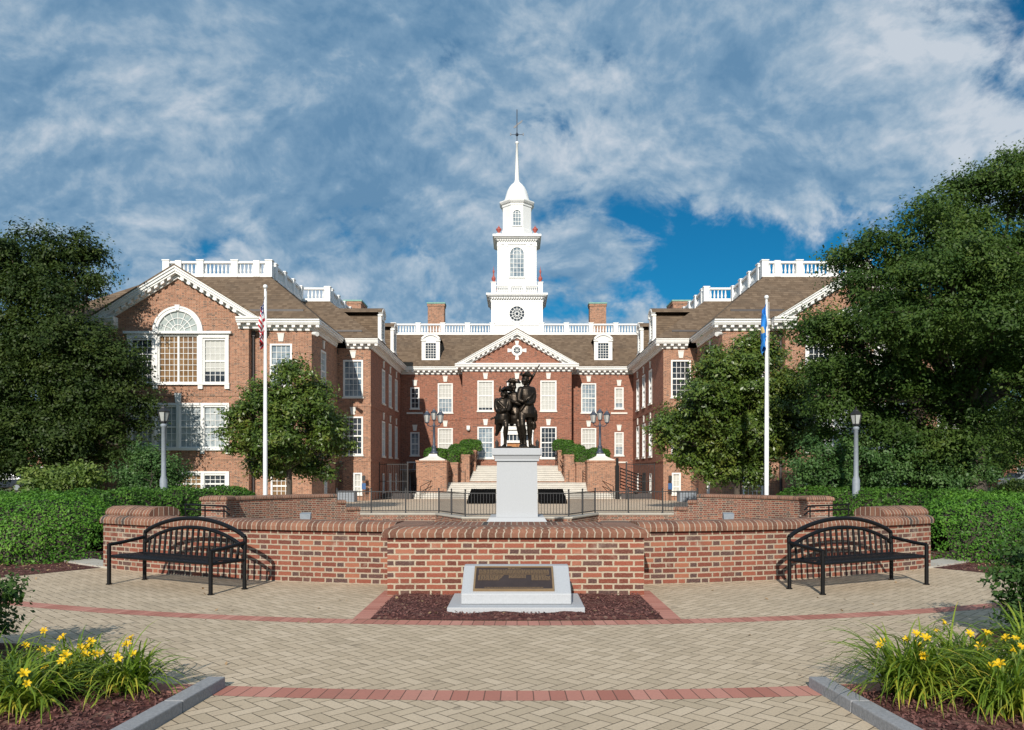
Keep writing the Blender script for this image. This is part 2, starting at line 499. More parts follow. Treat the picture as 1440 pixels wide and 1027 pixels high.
leafmat('leaf_hedge_dark', [(0, (0.022, 0.065, 0.010)), (0.4, (0.048, 0.125, 0.016)), (0.8, (0.085, 0.19, 0.026)), (1, (0.14, 0.25, 0.04))], rough=0.5, spec=0.25, trans=0.2)
leafmat('leaf_hedge', [(0, (0.028, 0.090, 0.011)), (0.4, (0.062, 0.170, 0.018)), (0.8, (0.115, 0.26, 0.030)), (1, (0.20, 0.36, 0.055))], rough=0.5, spec=0.25, trans=0.2)
leafmat('leaf_yew', [(0, (0.018, 0.05, 0.010)), (0.5, (0.04, 0.095, 0.018)), (1, (0.085, 0.15, 0.03))])
leafmat('leaf_dogwood', [(0, (0.030, 0.075, 0.022)), (0.5, (0.060, 0.13, 0.034)), (1, (0.11, 0.19, 0.05))])
leafmat('leaf_laurel', [(0, (0.05, 0.095, 0.016)), (0.5, (0.11, 0.17, 0.03)), (0.85, (0.20, 0.25, 0.06)), (1, (0.42, 0.38, 0.13))])
leafmat('leaf_lily', [(0, (0.06, 0.12, 0.014)), (0.42, (0.15, 0.24, 0.025)), (0.72, (0.28, 0.34, 0.04)), (0.86, (0.55, 0.45, 0.055)), (1, (0.42, 0.26, 0.13))], rough=0.45, trans=0.3)
leafmat('petal', [(0, (0.84, 0.50, 0.012)), (0.7, (0.90, 0.62, 0.02)), (1, (0.84, 0.36, 0.02))], rough=0.5, trans=0.3)
leafmat('stalk', [(0, (0.14, 0.20, 0.04)), (1, (0.26, 0.27, 0.07))], trans=0.1)


# ------------------------------------------------------------------ mesh helpers
ORG = {}


class MB:
    def __init__(s):
        s.v = []
        s.f = []
        s.uv = []
        s.sm = []

    def add(s, vs, fs, uvs=None, smooth=False):
        o = len(s.v)
        s.v += [tuple(a) for a in vs]
        for k, f in enumerate(fs):
            s.f.append(tuple(o + i for i in f))
            s.uv.append(uvs[k] if uvs else None)
            s.sm.append(smooth)

    def quad(s, a, b, c, d, uv=None):
        s.add([a, b, c, d], [(0, 1, 2, 3)], [uv] if uv else None)

    def box(s, x0, x1, y0, y1, z0, z1):
        if x0 > x1: x0, x1 = x1, x0
        if y0 > y1: y0, y1 = y1, y0
        vs = [(x, y, z) for z in (z0, z1) for y in (y0, y1) for x in (x0, x1)]
        s.add(vs, [(0, 2, 3, 1), (4, 5, 7, 6), (0, 1, 5, 4), (1, 3, 7, 5), (3, 2, 6, 7), (2, 0, 4, 6)])

    def hexa(s, b4, t4):
        """solid from 4 bottom and 4 top corners, counter-clockwise seen from above"""
        s.add(list(b4) + list(t4), [(3, 2, 1, 0), (4, 5, 6, 7), (0, 1, 5, 4), (1, 2, 6, 5), (2, 3, 7, 6), (3, 0, 4, 7)])

    def prism(s, poly, fn, d0, d1, smooth=False):
        """extrude a 2D polygon; fn(a, b, d) -> point"""
        n = len(poly)
        vs = [fn(a, b, d0) for a, b in poly] + [fn(a, b, d1) for a, b in poly]
        fs = [tuple(range(n - 1, -1, -1)), tuple(range(n, 2 * n))]
        fs += [(i, (i + 1) % n, n + (i + 1) % n, n + i) for i in range(n)]
        s.add(vs, fs, None, smooth)

    def tube(s, pts, r, n=8, cap=True, smooth=True):
        pts = [Vector(p) for p in pts]
        if not isinstance(r, (list, tuple)):
            r = [r] * len(pts)
        rings = []
        prev = None
        for i, p in enumerate(pts):
            a = pts[max(i - 1, 0)]
            b = pts[min(i + 1, len(pts) - 1)]
            t = (b - a).normalized()
            if prev is None:
                ref = Vector((0, 0, 1)) if abs(t.z) < 0.9 else Vector((1, 0, 0))
                x = t.cross(ref).normalized()
            else:
                x = (prev - t * prev.dot(t)).normalized()
            prev = x
            y = t.cross(x)
            rings.append([p + (x * cos(2 * pi * k / n + pi / n) + y * sin(2 * pi * k / n + pi / n)) * r[i] for k in range(n)])
        vs = [q for ring in rings for q in ring]
        fs = []
        for i in range(len(pts) - 1):
            for k in range(n):
                fs.append((i * n + k, i * n + (k + 1) % n, (i + 1) * n + (k + 1) % n, (i + 1) * n + k))
        s.add(vs, fs, None, smooth)
        if cap:
            o = len(vs)
            s.add(rings[0], [tuple(range(n - 1, -1, -1))])
            s.add(rings[-1], [tuple(range(n))])

    def lathe(s, prof, c, n=16, smooth=True, rot=0.0, sx=1.0):
        vs = []
        for r, z in prof:
            for k in range(n):
                a = 2 * pi * k / n + rot
                vs.append((c[0] + r * cos(a) * sx, c[1] + r * sin(a), c[2] + z))
        fs = []
        for i in range(len(prof) - 1):
            for k in range(n):
                fs.append((i * n + k, i * n + (k + 1) % n, (i + 1) * n + (k + 1) % n, (i + 1) * n + k))
        s.add(vs, fs, None, smooth)
        s.add(vs[:n], [tuple(range(n - 1, -1, -1))])
        s.add(vs[-n:], [tuple(range(n))])

    def sphere(s, c, r, n=10, m=6):
        rx, ry, rz = r if isinstance(r, (tuple, list)) else (r, r, r)
        vs = [(c[0], c[1], c[2] - rz)]
        for i in range(1, m):
            a = -pi / 2 + pi * i / m
            for k in range(n):
                b = 2 * pi * k / n
                vs.append((c[0] + rx * cos(a) * cos(b), c[1] + ry * cos(a) * sin(b), c[2] + rz * sin(a)))
        vs.append((c[0], c[1], c[2] + rz))
        fs = []
        for k in range(n):
            fs.append((0, 1 + (k + 1) % n, 1 + k))
            fs.append((len(vs) - 1, 1 + (m - 2) * n + k, 1 + (m - 2) * n + (k + 1) % n))
        for i in range(m - 2):
            for k in range(n):
                fs.append((1 + i * n + k, 1 + i * n + (k + 1) % n, 1 + (i + 1) * n + (k + 1) % n, 1 + (i + 1) * n + k))
        s.add(vs, fs, None, True)

    def build(s, name, mat, parent=None, local=False, bevel=0.0):
        me = bpy.data.meshes.new(name)
        v = np.array(s.v, dtype=float)
        # metre-scaled box UVs from the un-shifted coordinates
        uvl = []
        for f, uv in zip(s.f, s.uv):
            if uv is not None:
                uvl += [c for q in uv for c in q]
                continue
            p = v[list(f)]
            n = np.zeros(3)
            for i in range(len(f)):
                n += np.cross(p[i] - p[0], p[(i + 1) % len(f)] - p[0])
            a = np.abs(n)
            if a[2] >= a[0] and a[2] >= a[1]:
                q = p[:, [0, 1]]
            elif a[0] > a[1]:
                q = p[:, [1, 2]]
            else:
                q = p[:, [0, 2]]
            uvl += q.reshape(-1).tolist()
        org = (0, 0, 0)
        if parent is not None and not local:
            org = ORG.get(parent.name, (0, 0, 0))
        vv = v - np.array(org)
        me.from_pydata(vv.tolist(), [], s.f)
        ul = me.uv_layers.new(name='UVMap')
        ul.data.foreach_set('uv', uvl)
        me.polygons.foreach_set('use_smooth', s.sm)
        me.materials.append(MATS[mat])
        me.update()
        o = bpy.data.objects.new(name, me)
        COL.objects.link(o)
        if parent is not None:
            o.parent = parent
            ORG[o.name] = org
        if bevel:
            b = o.modifiers.new('bevel', 'BEVEL')
            b.width = bevel
            b.segments = 2
            b.limit_method = 'ANGLE'
        return o


def tag(o, label=None, cat=None, group=None, kind=None):
    if label: o['label'] = label
    if cat: o['category'] = cat
    if group: o['group'] = group
    if kind: o['kind'] = kind
    return o


def thing(name, label, cat, loc=(0, 0, 0), group=None, rz=0.0):
    o = bpy.data.objects.new(name, None)
    o.empty_display_size = 0.3
    o.location = loc
    o.rotation_euler = (0, 0, rz)
    COL.objects.link(o)
    ORG[o.name] = tuple(loc)
    return tag(o, label, cat, group)


def kids(o):
    return [c for c in bpy.data.objects if c.parent == o]


def copy_tree(o, parent=None, mirror=False):
    c = o.copy()
    COL.objects.link(c)
    if parent is not None:
        c.parent = parent
    for ch in kids(o):
        copy_tree(ch, c)
    return c


class Fr:
    """a vertical plane: origin, horizontal axis u, outward normal n"""
    def __init__(s, o, u, n):
        s.o, s.u, s.n = Vector(o), Vector(u), Vector(n)

    def p(s, u, z, d=0.0):
        q = s.o + s.u * u + s.n * d
        return (q.x, q.y, q.z + z)

    def box(s, mb, u0, u1, z0, z1, d0, d1):
        b = [s.p(u0, z0, d0), s.p(u1, z0, d0), s.p(u1, z0, d1), s.p(u0, z0, d1)]
        t = [s.p(u0, z1, d0), s.p(u1, z1, d0), s.p(u1, z1, d1), s.p(u0, z1, d1)]
        mb.hexa(b, t)


def wall(mb, F, u0, u1, z0, z1, ops=(), rev=0.16):
    us = sorted({u0, u1, *[o[0] for o in ops], *[o[1] for o in ops]})
    zs = sorted({z0, z1, *[o[2] for o in ops], *[o[3] for o in ops]})
    us = [a for a in us if u0 <= a <= u1]
    zs = [a for a in zs if z0 <= a <= z1]
    for a, b in zip(us, us[1:]):
        for c, d in zip(zs, zs[1:]):
            mu, mz = (a + b) / 2, (c + d) / 2
            if any(o[0] < mu < o[1] and o[2] < mz < o[3] for o in ops):
                continue
            mb.quad(F.p(a, c), F.p(b, c), F.p(b, d), F.p(a, d))
    for a, b, c, d in ops:
        mb.quad(F.p(a, c), F.p(b, c), F.p(b, c, -rev), F.p(a, c, -rev))
        mb.quad(F.p(a, d), F.p(b, d), F.p(b, d, -rev), F.p(a, d, -rev))
        mb.quad(F.p(a, c), F.p(a, d), F.p(a, d, -rev), F.p(a, c, -rev))
        mb.quad(F.p(b, c), F.p(b, d), F.p(b, d, -rev), F.p(b, c, -rev))


def leaves(name, mat, P, N, size, parent=None, aspect=0.5, rnd=None, fold=0.0, seed=0, axis=None):
    """one diamond face per leaf; P centres, N normals, size length"""
    rs = np.random.RandomState(seed)
    n = len(P)
    N = N / (np.linalg.norm(N, axis=1, keepdims=True) + 1e-9)
    a = rs.normal(size=(n, 3)) if axis is None else axis + rs.normal(size=(n, 3)) * 0.35
    T = a - N * np.sum(a * N, axis=1, keepdims=True)
    T /= np.linalg.norm(T, axis=1, keepdims=True) + 1e-9
    B = np.cross(N, T)
    size = np.broadcast_to(np.asarray(size, float), (n,))[:, None]
    V = np.empty((n, 4, 3))
    V[:, 0] = P - T * size * 0.5
    V[:, 1] = P + B * size * aspect * 0.5 + N * size * fold - T * size * 0.05
    V[:, 2] = P + T * size * 0.5
    V[:, 3] = P - B * size * aspect * 0.5 + N * size * fold - T * size * 0.05
    if rnd is None:
        rnd = rs.rand(n)
    me = bpy.data.meshes.new(name)
    me.vertices.add(n * 4)
    me.loops.add(n * 4)
    me.polygons.add(n)
    me.vertices.foreach_set('co', V.reshape(-1))
    me.loops.foreach_set('vertex_index', np.arange(n * 4))
    me.polygons.foreach_set('loop_start', np.arange(n) * 4)
    me.polygons.foreach_set('loop_total', np.full(n, 4))
    ul = me.uv_layers.new(name='UVMap')
    uv = np.empty((n, 4, 2))
    uv[:, :, 0] = rnd[:, None]
    uv[:, :, 1] = np.array([0, 0.5, 1, 0.5])[None]
    ul.data.foreach_set('uv', uv.reshape(-1))
    me.materials.append(MATS[mat])
    me.update()
    me.validate()
    o = bpy.data.objects.new(name, me)
    COL.objects.link(o)
    if parent is not None:
        o.parent = parent
    return o

# ------------------------------------------------------------------ ground and paving
CY = 22.2                       # the statue stands at (0, CY); walls and paving bands are rings about it


def g(y):
    if y <= 16: return 0.0
    if y <= 34: return -0.25 * (y - 16) / 18
    if y <= 62: return -0.25 - 0.25 * (y - 34) / 28
    return -0.5


def pol(R, a):
    return (R * sin(a), CY - R * cos(a))


def sector(mb, R0, R1, a0, a1, nr, na, dz=0.0, radial_uv=False, zf=None, rs=None):
    Rs = rs or [R0 + (R1 - R0) * i / nr for i in range(nr + 1)]
    vs, fs, uv = [], [], []
    for i, R in enumerate(Rs):
        for k in range(na + 1):
            a = a0 + (a1 - a0) * k / na
            x, y = pol(R, a)
            vs.append((x, y, (zf(x, y) if zf else g(y)) + dz))
    for i in range(len(Rs) - 1):
        for k in range(na):
            q = (i * (na + 1) + k, i * (na + 1) + k + 1, (i + 1) * (na + 1) + k + 1, (i + 1) * (na + 1) + k)
            fs.append(q)
            if radial_uv:
                am = (R0 + R1) / 2
                A0, A1 = (a0 + (a1 - a0) * k / na) * am, (a0 + (a1 - a0) * (k + 1) / na) * am
                uv.append([(A0, Rs[i]), (A1, Rs[i]), (A1, Rs[i + 1]), (A0, Rs[i + 1])])
    mb.add(vs, fs, uv or None)


D = radians
mb = MB()
rsA = [11.35, 12.5, 14.2, 16, 18, 20, 23, 27, 32, 40, 52, 70, 100, 160, 300, 600, 1500]
sector(mb, 0, 0, D(-139), D(139), 0, 96, -0.016, rs=rsA)
sector(mb, 0, 0, D(139), D(221), 0, 32, -0.016, rs=rsA[2:])
tag(mb.build('ground', 'grass_ground'), kind='structure')

mb = MB()
sector(mb, 11.35, 14.14, D(-34.3), D(34.3), 4, 60)
sector(mb, 14.38, 16.72, D(-52), D(52), 4, 80)
# the approach path towards the viewer, between the two planting beds
def kerb_x(y):
    return 2.035 + 0.085 * (5.6 - y)
N = 24
ys = [-6 + i * 0.75 for i in range(15)]
for i in range(len(ys) - 1):
    mb.quad((-kerb_x(ys[i]), ys[i], 0), (kerb_x(ys[i]), ys[i], 0), (kerb_x(ys[i + 1]), ys[i + 1], 0), (-kerb_x(ys[i + 1]), ys[i + 1], 0))
yl = ys[-1]
for k in range(N):
    t0, t1 = -1 + 2 * k / N, -1 + 2 * (k + 1) / N
    def top(t):
        x = t * kerb_x(5.35)
        return (x, CY - sqrt(16.96 ** 2 - x * x), 0)
    mb.quad((t0 * kerb_x(yl), yl, 0), (t1 * kerb_x(yl), yl, 0), top(t1), top(t0))
tag(mb.build('paved_plaza', 'paver'), kind='structure')

mb = MB()
sector(mb, 14.14, 14.38, D(-52), D(52), 1, 120, 0.001, True)
sector(mb, 16.72, 16.96, D(-52), D(52), 1, 120, 0.001, True)
for s in (-1, 1):
    for k in range(8):
        f0, f1 = k / 8, (k + 1) / 8
        xa, xb = 1.5, 1.68
        def yb(x): return CY - sqrt(14.14 ** 2 - x * x)
        y0, y1 = yb(1.6) + (10.1 - yb(1.6)) * f0, yb(1.6) + (10.1 - yb(1.6)) * f1
        mb.quad((s * xa, y0, .005), (s * xb, y0, .005), (s * xb, y1, .005), (s * xa, y1, .005),
                [(y0, 0), (y0, 1), (y1, 1), (y1, 0)])
tag(mb.build('paving_band', 'red_paver'), kind='structure')

# planting beds
mb = MB()
def lump(x, y):
    return 0.035 + 0.03 * sin(x * 3.1 + y) * sin(y * 2.7) + 0.012 * sin(17 * x) * sin(15 * y)
for s in (-1, 1):
    nx, ny = 40, 50
    vs, fs = [], []
    for j in range(ny + 1):
        for i in range(nx + 1):
            y = -2 + (j / ny) * 8.6
            x0 = kerb_x(y) + 0.12
            x = x0 + (i / nx) ** 1.5 * 9
            r = sqrt(x * x + (y - CY) ** 2)
            if r < 17.0:
                y = CY - sqrt(max(17.0 ** 2 - x * x, 0.1))
            vs.append((s * x, y, lump(x, y) * min(1, (r - 16.9) * 5 + 0.1 if r > 16.9 else .1) + 0.004))
    for j in range(ny):
        for i in range(nx):
            fs.append((j * (nx + 1) + i, j * (nx + 1) + i + 1, (j + 1) * (nx + 1) + i + 1, (j + 1) * (nx + 1) + i))
    mb.add(vs, fs, None, True)
    sector(mb, 11.35, 14.14, D(34.3) * s, D(64) * s, 4, 20, 0.004, zf=lambda x, y: 0.0)
for (bx_, by_, br_) in ((4.85, 6.95, 0.75), (-4.55, 6.3, 0.7)):
    n_ = 28
    rings_ = [(0.0, 0.06), (0.5, 0.05), (0.85, 0.03), (1.0, 0.004)]
    vs = [(bx_ + br_ * q * cos(2 * pi * k / n_) * (1 + 0.06 * sin(5 * k)), by_ + br_ * q * sin(2 * pi * k / n_), z) for q, z in rings_ for k in range(n_)]
    mb.add(vs, [(i * n_ + k, i * n_ + (k + 1) % n_, (i + 1) * n_ + (k + 1) % n_, (i + 1) * n_ + k) for i in range(3) for k in range(n_)], None, True)
nx, ny = 60, 36
vs, fs = [], []
for j in range(ny + 1):
    for i in range(nx + 1):
        x = -1.5 + 3 * i / nx
        yb0 = CY - sqrt(14.14 ** 2 - x * x)
        y = yb0 + (9.72 - yb0) * j / ny
        e_ = min(1, j / 3, (ny - j) / 3, i / 3, (nx - i) / 3)
        vs.append((x, y, 0.008 + e_ * (0.022 + 0.014 * sin(9 * x) * sin(8 * y) + 0.012 * random.random())))
for j in range(ny):
    for i in range(nx):
        fs.append((j * (nx + 1) + i, j * (nx + 1) + i + 1, (j + 1) * (nx + 1) + i + 1, (j + 1) * (nx + 1) + i))
mb.add(vs, fs, None, True)
tag(mb.build('mulch_bed', 'mulch'), kind='structure')

# loose bark chips and dry leaves lying on the beds
rs = np.random.RandomState(3)
pts = []
for _ in range(5200):
    pts.append((rs.uniform(-1.48, 1.48), rs.uniform(8.15, 9.65), 0.042))
for s in (-1, 1):
    for _ in range(6500):
        y = rs.uniform(3.2, 5.75)
        x = kerb_x(y) + 0.14 + abs(rs.normal()) * 1.0
        if x * x + (y - CY) ** 2 > 17.02 ** 2:
            pts.append((s * x, y, lump(x, y) + 0.012))
    for _ in range(900):
        a, R = D(rs.uniform(34.6, 46)), rs.uniform(11.6, 14.1)
        x, y = pol(R, a)
        pts.append((s * x, y, 0.02))
pts = np.array(pts)
nrm = rs.normal(size=pts.shape) * 0.5 + np.array([0, 0, 1.0])
o = leaves('bark_chips', 'chip_mat', pts, nrm, rs.uniform(0.012, 0.038, len(pts)), aspect=0.5, seed=5)
tag(o, 'loose brown bark chips scattered over the planting beds', 'mulch', kind='stuff')
pts = []
for s in (-1, 1):
    for _ in range(260):
        a, R = D(rs.uniform(34, 47)), rs.uniform(11.5, 14.2)
        x, y = pol(R, a)
        pts.append((s * x, y, 0.03))
    for _ in range(40):
        a, R = D(rs.uniform(5, 40)), rs.uniform(11.7, 16.5)
        x, y = pol(R, a)
        pts.append((s * x, y, 0.012))
for _ in range(45):
    pts.append((rs.uniform(-1.45, 1.45), rs.uniform(8.2, 9.5), 0.05))
pts = np.array(pts)
nrm = rs.normal(size=pts.shape) * 0.35 + np.array([0, 0, 1.0])
o = leaves('dry_leaves', 'litter', pts, nrm, rs.uniform(0.025, 0.06, len(pts)), aspect=0.6, seed=6)
tag(o, 'small dry fallen leaves lying on the mulch and pavers', 'leaves', kind='stuff')

# sunken court inside the ring and the plaza behind it
mb = MB()
sector(mb, 0.01, 14.5, D(-180), D(180), 3, 48, 0, zf=lambda x, y: -0.95)
tag(mb.build('court_floor', 'court'), kind='structure')
mb = MB()
fx = [-16, -9.5, -7.75, -3.3, -2.0, 2.0, 3.3, 7.75, 9.5, 16]
fy = [33.5, 33.5, 33.8, 33.8, 31.0, 31.0, 33.8, 33.8, 33.5, 33.5]
for i in range(9):
    yy = [0, .04, .1, .2, .35, .5, .65, .8, .9, 1]
    for a, b in zip(yy, yy[1:]):
        def P(x, y0, t):
            y = y0 + (69.5 - y0) * t
            return (x, y, g(y) + 0.002)
        mb.quad(P(fx[i], fy[i], a), P(fx[i + 1], fy[i + 1], a), P(fx[i + 1], fy[i + 1], b), P(fx[i], fy[i], b))
tag(mb.build('rear_plaza', 'paver_far'), kind='structure')

# ------------------------------------------------------------------ the brick government building
B = thing('government_building', 'wide red brick government hall with gabled wings and a white steeple', 'building', (0, 70, -0.5))
Z0 = -0.9
EV = 10.78                       # eave height
FRONT = (0, -1, 0)


rwin = random.Random(12)


def window(F, uc, w, z0, z1, cols, rows, pm, key=True, sill=True, ca=0.11, label=None, meet=True, mt=0.03):
    u0, u1 = uc - w / 2, uc + w / 2
    mb = MB()
    F.box(mb, u0, u0 + ca, z0, z1, -0.14, 0.03)
    F.box(mb, u1 - ca, u1, z0, z1, -0.14, 0.03)
    F.box(mb, u0 + ca, u1 - ca, z1 - ca, z1, -0.14, 0.028)
    F.box(mb, u0 + ca, u1 - ca, z0, z0 + ca * 0.7, -0.14, 0.028)
    a, b, c, d = u0 + ca, u1 - ca, z0 + ca * 0.7, z1 - ca
    for i in range(1, cols):
        u = a + (b - a) * i / cols
        F.box(mb, u - mt / 2, u + mt / 2, c, d, -0.10, -0.055)
    for j in range(1, rows):
        z = c + (d - c) * j / rows
        h = mt * 1.6 if (meet and j == rows // 2) else mt / 2
        F.box(mb, a, b, z - h, z + h, -0.102, -0.05 if h < mt else -0.03)
    o = mb.build('window', 'white_paint', B)
    if label: o['label'] = label
    mb = MB()
    mb.quad(F.p(a, c, -0.085), F.p(b, c, -0.085), F.p(b, d, -0.085), F.p(a, d, -0.085))
    blind = pm == 'pane_blind' and rwin.random() < 0.8
    mb.build('pane', ('pane_dark' if rwin.random() < .6 else 'pane_blue') if blind else pm, o)
    if blind:
        zb_ = c + (d - c) * rwin.choice((0.0, 0.08, 0.15, 0.25, 0.35, 0.5))
        mb = MB()
        mb.quad(F.p(a, zb_, -0.0835), F.p(b, zb_, -0.0835), F.p(b, d, -0.0835), F.p(a, d, -0.0835))
        mb.build('blind', 'blind_cloth', o)
    if sill:
        mb = MB()
        F.box(mb, u0 - 0.06, u1 + 0.06, z0 - 0.11, z0 - 0.002, 0.002, 0.10)
        mb.build('sill', 'stone_white', o)
    if key:
        mb = MB()
        k0 = z1 + 0.13
        p = lambda a_, b_, d_: F.p(uc + a_, k0 + b_, d_)
        mb.prism([(-0.14, 0), (0.14, 0), (0.20, 0.46), (-0.20, 0.46)], p, -0.05, 0.06)
        mb.prism([(-0.22, 0.46), (0.22, 0.46), (0.22, 0.52), (-0.22, 0.52)], p, -0.05, 0.085)
        mb.build('keystone', 'stone_white', o)
    return o


def cornice(mb, F, u0, u1, zt=EV, mod=True, frieze=True, m0=0.0, m1=0.0):
    F.box(mb, u0, u1, zt - 0.10, zt, -0.02, 0.60)
    F.box(mb, u0, u1, zt - 0.24, zt - 0.10, -0.02, 0.54)
    F.box(mb, u0, u1, zt - 0.33, zt - 0.24, -0.02, 0.47)
    if frieze:
        F.box(mb, u0 + m0, u1 - m1, zt - 0.64, zt - 0.50, -0.02, 0.10)
        F.box(mb, u0 + m0, u1 - m1, zt - 0.50, zt - 0.332, -0.02, 0.16)
    if mod:
        L = u1 - u0 - 0.3
        n = max(1, int(round(L / 0.46)))
        for i in range(n + 1):
            u = u0 + 0.15 + L * i / n
            F.box(mb, u - 0.10, u + 0.10, zt - 0.49, zt - 0.331, 0.161, 0.42)


def rakes(mb, F, uc, w, z0, z1, d1=0.60):
    s = (z1 - z0) / w
    for sg in (-1, 1):
        def band(top, tv, dd):
            za = z1 - top
            wa = (za - z0) / s
            zb = za - tv
            wb = (zb - z0) / s
            poly = [(sg * wa, z0), (0, za), (0, zb), (sg * wb, z0)]
            if sg > 0: poly = poly[::-1]
            mb.prism(poly, lambda a, b, d: F.p(uc + a, b, d), -0.02, dd)
        band(0, 0.13, d1)
        band(0.13, 0.17, d1 - 0.07)
        band(0.30, 0.13, d1 - 0.14)
        band(0.43, 0.24, 0.14)
        n = int(w * 1.15 / 0.47)
        for i in range(1, n):
            u = w * i / n * 0.93
            zt = z1 - 0.44 - u * s
            if zt - 0.25 < z0: continue
            h = 0.10
            b4 = [(-h, -0.17 + h * s), (h, -0.17 - h * s), (h, -h * s), (-h, h * s)]
            poly = [(sg * (u + a), zt + b) for a, b in b4]
            if sg < 0: poly = poly[::-1]
            mb.prism(poly, lambda a, b, d: F.p(uc + a, b, d), 0.141, 0.42)


def gable_roof(mb, F, uc, w, z0, z1, d0, d1):
    p = [(-w - 0.06, z0 - 0.01), (0, z1 + 0.05), (w + 0.06, z0 - 0.01), (w - 0.1, z0 - 0.03), (0, z1 - 0.03), (-w + 0.1, z0 - 0.03)]
    mb.prism(p, lambda a, b, d: F.p(uc + a, b, d), d0, d1)


ROW1 = (2.75, 5.42)
ROW2 = (6.78, 9.36)
BASE = (0.15, 1.45)
walls, rwalls, white, stone, roofs, pipes = MB(), MB(), MB(), MB(), MB(), MB()


class Facade:
    def __init__(s, F):
        s.F = F
        s.ops = []
        s.todo = []

    def win(s, uc, w, z, cols, rows, pm, **k):
        s.ops.append((uc - w / 2, uc + w / 2, z[0], z[1]))
        s.todo.append((uc, w, z[0], z[1], cols, rows, pm, k))

    def done(s, u0, u1, z0=Z0, z1=EV - 0.6, mb=None):
        wall(mb or walls, s.F, u0, u1, z0, z1, s.ops)
        for a in s.todo:
            window(s.F, *a[:7], **a[7])


def band(F, u0, u1, z=6.12, h=0.22, d=0.035, mb=None):
    mb = mb or walls
    F.box(mb, u0, u1, z, z + h, -0.01, d)
    F.box(mb, u0, u1, 2.28, 2.44, -0.01, d + 0.01)


# main range
F = Fr((0, 70, 0), (1, 0, 0), FRONT)
fa = Facade(F)
for s in (-1, 1):
    pm = ('pane_dark', 'pane_blind')[s > 0]
    fa.win(s * 8.97, 0.80, (7.14, 9.0), 2, 4, ('pane_dark', 'pane_blind')[s > 0])
    fa.win(s * 8.97, 0.80, (3.03, 5.06), 2, 4, ('pane_blue', 'pane_blind')[s > 0])
    fa.win(s * 6.3, 1.32, ROW2, 4, 6, ('pane_blind', 'pane_blue')[s > 0])
    fa.win(s * 6.3, 1.32, ROW1, 4, 6, 'pane_blind')
    F.box(stone, s * 8.97 - 0.72, s * 8.97 + 0.72, 6.66, 6.80, 0, 0.09)
    F.box(stone, s * 8.97 - 0.72, s * 8.97 + 0.72, 2.36, 2.48, 0, 0.09)
    fa.win(s * 6.9, 0.9, BASE, 3, 3, 'pane_dark', key=False)
fa.done(-10.2, 10.2, mb=rwalls)
for s in (-1, 1):
    a, b = sorted((s * 4.68, s * 10.2))
    band(F, a, b, mb=rwalls)
    cornice(white, F, a, b)

# projecting centre with its pediment
F = Fr((0, 67.9, 0), (1, 0, 0), FRONT)
fa = Facade(F)
for s in (-1, 1):
    fa.win(s * 2.68, 1.38, ROW2, 4, 6, 'pane_blind')
    fa.win(s * 2.68, 1.38, ROW1, 4, 6, 'pane_blue' if s < 0 else 'pane_dark')
fa.win(0, 1.7, (6.78, 9.36), 4, 6, 'pane_blind')
fa.ops.append((-0.95, 0.95, 2.1, 5.0))
fa.done(-4.65, 4.65, mb=rwalls)
for s in (-1, 1):
    a, b = sorted((s * 1.5, s * 4.65))
    band(F, a, b, mb=rwalls)
    G = Fr((s * 4.65, 0, 0), (0, 1, 0), (s, 0, 0))
    wall(rwalls, G, 67.9, 70.05, Z0, EV - 0.6)
    cornice(white, G, 67.9, 69.36, mod=False)
cornice(white, F, -5.25, 5.25, m0=0.6, m1=0.6)
rakes(white, F, 0, 5.25, EV + 0.002, 13.66)
rwalls.add([F.p(-4.7, EV - 0.02), F.p(4.7, EV - 0.02), F.p(0, 13.5)], [(0, 1, 2)], [[(-4.7, EV), (4.7, EV), (0, 13.5)]])
gable_roof(roofs, F, 0, 5.25, EV + 0.01, 13.68, -5.2, 0.62)
# round window in the pediment
o_ = MB()
for (r0, r1, d) in ((0.29, 0.47, 0.07),):
    n = 28
    for k in range(n):
        a, b = 2 * pi * k / n, 2 * pi * (k + 1) / n
        q = lambda r, t, dd: F.p(r * cos(t), 11.93 + r * sin(t), dd)
        o_.hexa([q(r0, a, 0), q(r1, a, 0), q(r1, b, 0), q(r0, b, 0)], [q(r0, a, d), q(r1, a, d), q(r1, b, d), q(r0, b, d)])
for k in range(4):
    t = k * pi / 2
    c_, s_ = cos(t), sin(t)
    poly = [(0.48, -0.11), (0.80, -0.17), (0.80, 0.17), (0.48, 0.11)]
    o_.prism([(a * c_ - b * s_, a * s_ + b * c_) for a, b in poly], lambda a, b, d: F.p(a, 11.93 + b, d), -0.02, 0.065)
for k in range(4):
    t = k * pi / 4
    o_.hexa(*[[F.p(-.29 * cos(t) - .015 * sin(t), 11.93 - .29 * sin(t) + .015 * cos(t), d), F.p(-.29 * cos(t) + .015 * sin(t), 11.93 - .29 * sin(t) - .015 * cos(t), d),
                F.p(.29 * cos(t) + .015 * sin(t), 11.93 + .29 * sin(t) - .015 * cos(t), d), F.p(.29 * cos(t) - .015 * sin(t), 11.93 + .29 * sin(t) + .015 * cos(t), d)] for d in (0.03, 0.045 + k * 0.002)])
rw = o_.build('round_window', 'white_paint', B)
mb = MB()
mb.add([F.p(0.3 * cos(2 * pi * k / 20), 11.93 + 0.3 * sin(2 * pi * k / 20), 0.02) for k in range(20)], [tuple(range(20))])
mb.build('pane', 'pane_dark', rw)

